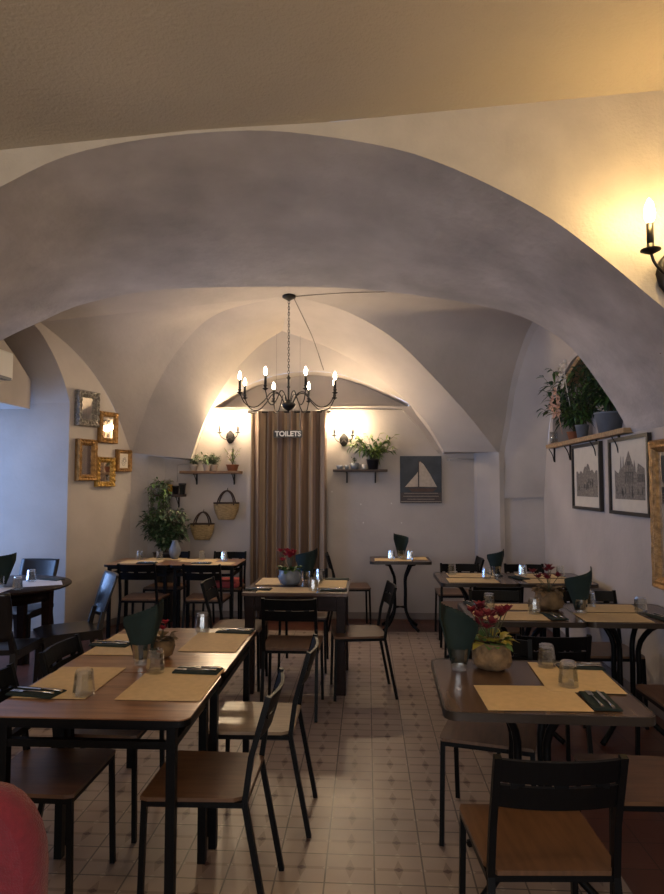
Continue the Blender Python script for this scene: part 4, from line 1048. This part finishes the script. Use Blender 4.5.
# shelf in the niche on the right wall
plant('potted_plant', (2.05, 6.42, 2.014), 'large dark green plant with pale blossoms on the right wall shelf', rng, (.075, .09), 'terracotta', ('leaf_dark', 'leaf', 'leaf_dark'), 650, .30, .66, .12, .038, .5, squash=1.0, xmax=.32)
plant('potted_plant', (2.09, 5.62, 2.014), 'big dark leafy plant in a round grey vase on the right wall shelf', rng, (.12, .19), 'greypot', ('leaf_dark', 'leaf_dark', 'leaf'), 560, .28, .52, .11, .036, .5, squash=1.1, xmax=.28)
plant('trailing_plant', (1.99, 6.02, 2.014), 'plant trailing over the edge in the middle of the right wall shelf', rng, (.06, .12), 'greypot', ('leaf_dark', 'leaf'), 260, .18, .40, .08, .026, .4, xmax=.35)
plant('potted_plant', (2.18, 5.18, 2.014), 'dark leafy plant at the near end of the right wall niche', rng, (.09, .12), 'darkpot', ('leaf_dark', 'leaf_dark'), 220, .2, .40, .09, .03, .4, squash=1.0, xmax=.2)
for i, (x, y, z, m, nn) in enumerate(((1.80, 6.16, 2.36, 'petal_peach', 9), (1.86, 6.10, 2.62, 'petal_white', 8))):
    f = MB()
    for k in range(nn):
        p = V((rng.uniform(-.03, .03), rng.uniform(-.08, .08), rng.uniform(-.12, .12)))
        for q in range(6): a = 2*PI*q/6; f.leaf(p, (-.5, math.cos(a), math.sin(a)), .05, .035, .1)
    f.tube([(0, 0, .08), (.02, .01, -.1), (.06, .03, -.30+.0*i)], .004, 5)
    o = f.obj('blossom_spray', m); o.location = (x, y, z); tag(o, ['peach blossom spray in the greenery on the right wall shelf', 'white blossom spray near the top of the greenery on the right wall shelf'][i], 'flowers', 'blossoms on the right wall shelf')
o = MB().lathe([(0, 0), (.04, 0), (.042, .13), (.038, .13), (.036, .01), (0, .01)], n=16).obj('glass_jar', 'glass'); o.location = (1.985, 6.90, 2.014); tag(o, 'clear glass jar at the far end of the right wall shelf', 'jar')
s = MB(); s.box(0, .16, -.32, .32, 0, .05, T=Matrix.Translation((2.02, 6.42, 2.69)) @ Matrix.Rotation(math.radians(-17), 4, 'X')); o = s.obj('trim_4', 'paleshelf'); struct(o)

# baskets
def basket(loc, lab, s=1., rz=0.):
    r = empty('straw_basket', loc, rz); tag(r, lab, 'basket', 'straw baskets on the back wall')
    b = MB(); rows = []
    for j in range(12):
        v = j/11; w = (.09+.055*math.sin(v*PI*.55))*s; d = (.04+.027*math.sin(v*PI*.55))*s
        w *= 1+.012*math.sin(j*PI)
        rows.append([V((w*math.cos(a)*(1+.015*((i+j) % 2)), -.07*s+d*math.sin(a)*(1+.02*((i+j) % 2)), v*.19*s)) for i, a in enumerate([2*PI*k/32 for k in range(32)])])
    b.grid(rows, close=True); b.bm.verts.ensure_lookup_table(); b.bm.faces.new(b.bm.verts[:32])
    o = b.obj('body', 'straw', r); md = o.modifiers.new('thick', 'SOLIDIFY'); md.thickness = .006
    t = MB(); t.tube([(.145*s*math.cos(a), -.07*s+.07*s*math.sin(a), .19*s) for a in [2*PI*k/24 for k in range(25)]], .008*s, 6, cap=False); t.obj('rim', 'leather', r)
    for y in (-.02, -.12):
        P = resample([(-.095*s, y*s, .165*s), (-.085*s, y*s*.9, .23*s), (-.05*s, y*s*.7, .30*s), (0, y*s*.6, .33*s), (.05*s, y*s*.7, .30*s), (.085*s, y*s*.9, .23*s), (.095*s, y*s, .165*s)], 24)
        MB().tube(P, .008*s, 8).obj('handle', 'leather', r)
    MB().tube([(0, 0.0, .36*s), (0, -.03*s, .335*s), (0, -.05*s, .325*s)], .004).obj('hook', 'iron', r)
    return r
basket((-1.975, 7.695, .925), 'straw basket with dark handles on the back wall, lower left one', 1.0)
basket((-1.685, 7.695, 1.165), 'straw basket with dark handles on the back wall, upper right one', 1.05)
# wall stars and cables
rg = random.Random(2); k = 0
for x, z, lab in ((-.075, 1.35, 'close under the dark shelf'), (.41, 1.13, 'lowest one under the sailboat picture'), (-.045, 1.13, 'lowest one under the dark shelf'), (.29, 1.36, 'just left of the sailboat picture bottom'), (.98, 1.88, 'right of the sailboat picture top'), (-.42, 1.5, 'beside the curtain')):
    s = MB(); P = []
    for i in range(10): a = PI*i/5+PI/2; q = .013 if i % 2 == 0 else .005; P.append((q*math.cos(a), q*math.sin(a)))
    s.prism(P, -.004, 0); o = s.obj('wall_star', 'star'); o.location = (x, 7.698, z); tag(o, 'tiny pale star stuck to the back wall, '+lab, 'star decoration', 'tiny stars on the back wall')
def conduit(P, lab, r_=.007): o = MB().tube(P, r_, 6).obj('wall_cable', 'conduit'); tag(o, lab, 'cable', 'painted cables on the walls')
conduit([(1.275, 7.69, 0.05), (1.275, 7.69, 1.90)], 'painted cable running down the back wall beside the right pier')
conduit([(.95, 7.69, 1.89), (1.27, 7.69, 1.885)], 'painted cable across the top of the back wall right of the sailboat picture')
conduit([(-1.80, 7.69, 2.50), (-.95, 7.69, 2.49), (-.1, 7.69, 2.49), (.42, 7.69, 2.485)], 'painted cable along the ledge above the curtain', .005)
conduit(resample([(.42, 7.69, 2.485), (.62, 7.69, 2.27), (.80, 7.69, 2.02), (.86, 7.69, 1.96)], 14), 'painted cable curving down along the vault edge to the sailboat picture', .005)
conduit([(-2.30, 7.67, 1.62), (-2.30, 7.67, 1.82), (-2.02, 7.69, 1.86), (-1.95, 7.69, 1.95)], 'painted cable in the back left corner above the small shelf')
# air conditioner
r = empty('air_conditioner', (-3.455, 5.43, 2.55)); tag(r, 'white air conditioner cut by the left edge in the window recess', 'air conditioner')
a = MB(); a.box(0, .16, -.40, .33, 0, .26, bev=.02); a.obj('body', 'ac', r)
a = MB(); a.box(.10, .165, -.36, .29, -.004, .02); a.obj('louvre', 'greypot', r)

# ------------------------------------------------------------------ light
def area(name, loc, rot, sx, sy, e, col):
    l = bpy.data.lights.new(name, 'AREA'); l.shape = 'RECTANGLE'; l.size = sx; l.size_y = sy; l.energy = e; l.color = col
    o = bpy.data.objects.new(name, l); COL.objects.link(o); o.location = loc; o.rotation_euler = rot; return o
area('daylight_left_window', (-4.75, 5.67, 1.45), (0, -PI/2, 0), 1.7, 1.3, 52, (.28, .48, 1.))
area('daylight_front_window', (-.6, -3.2, 1.5), (PI/2, 0, 0), 3.8, 2.1, 62, (1., .93, .9))
w = bpy.data.worlds.new('world'); scn.world = w; w.use_nodes = True
w.node_tree.nodes['Background'].inputs[0].default_value = (.55, .68, 1., 1); w.node_tree.nodes['Background'].inputs[1].default_value = .6
# added warm fill lights high in the near room, standing for no fixture
add_light('near_room_fill', (-1.6, .6, 2.9), 9, (1., .66, .32), .08)
add_light('near_room_fill', (1.5, .9, 2.7), 9, (1., .66, .30), .08)

# ------------------------------------------------------------------ camera
cd = bpy.data.cameras.new('camera'); cd.sensor_fit = 'VERTICAL'; cd.sensor_height = 24; cd.sensor_width = 24; cd.lens = 640/894*24; cd.clip_start = .05
co = bpy.data.objects.new('camera', cd); COL.objects.link(co); co.location = (0, 0, 1.58)
th = math.atan(38/640); psi = math.atan(35/640*math.cos(th)); co.rotation_euler = (PI/2+th, 0, psi)
scn.camera = co
vs = scn.view_settings; vs.view_transform = 'Standard'; vs.look = 'None'; vs.gamma = 1; vs.use_curve_mapping = False; vs.exposure = 1.1
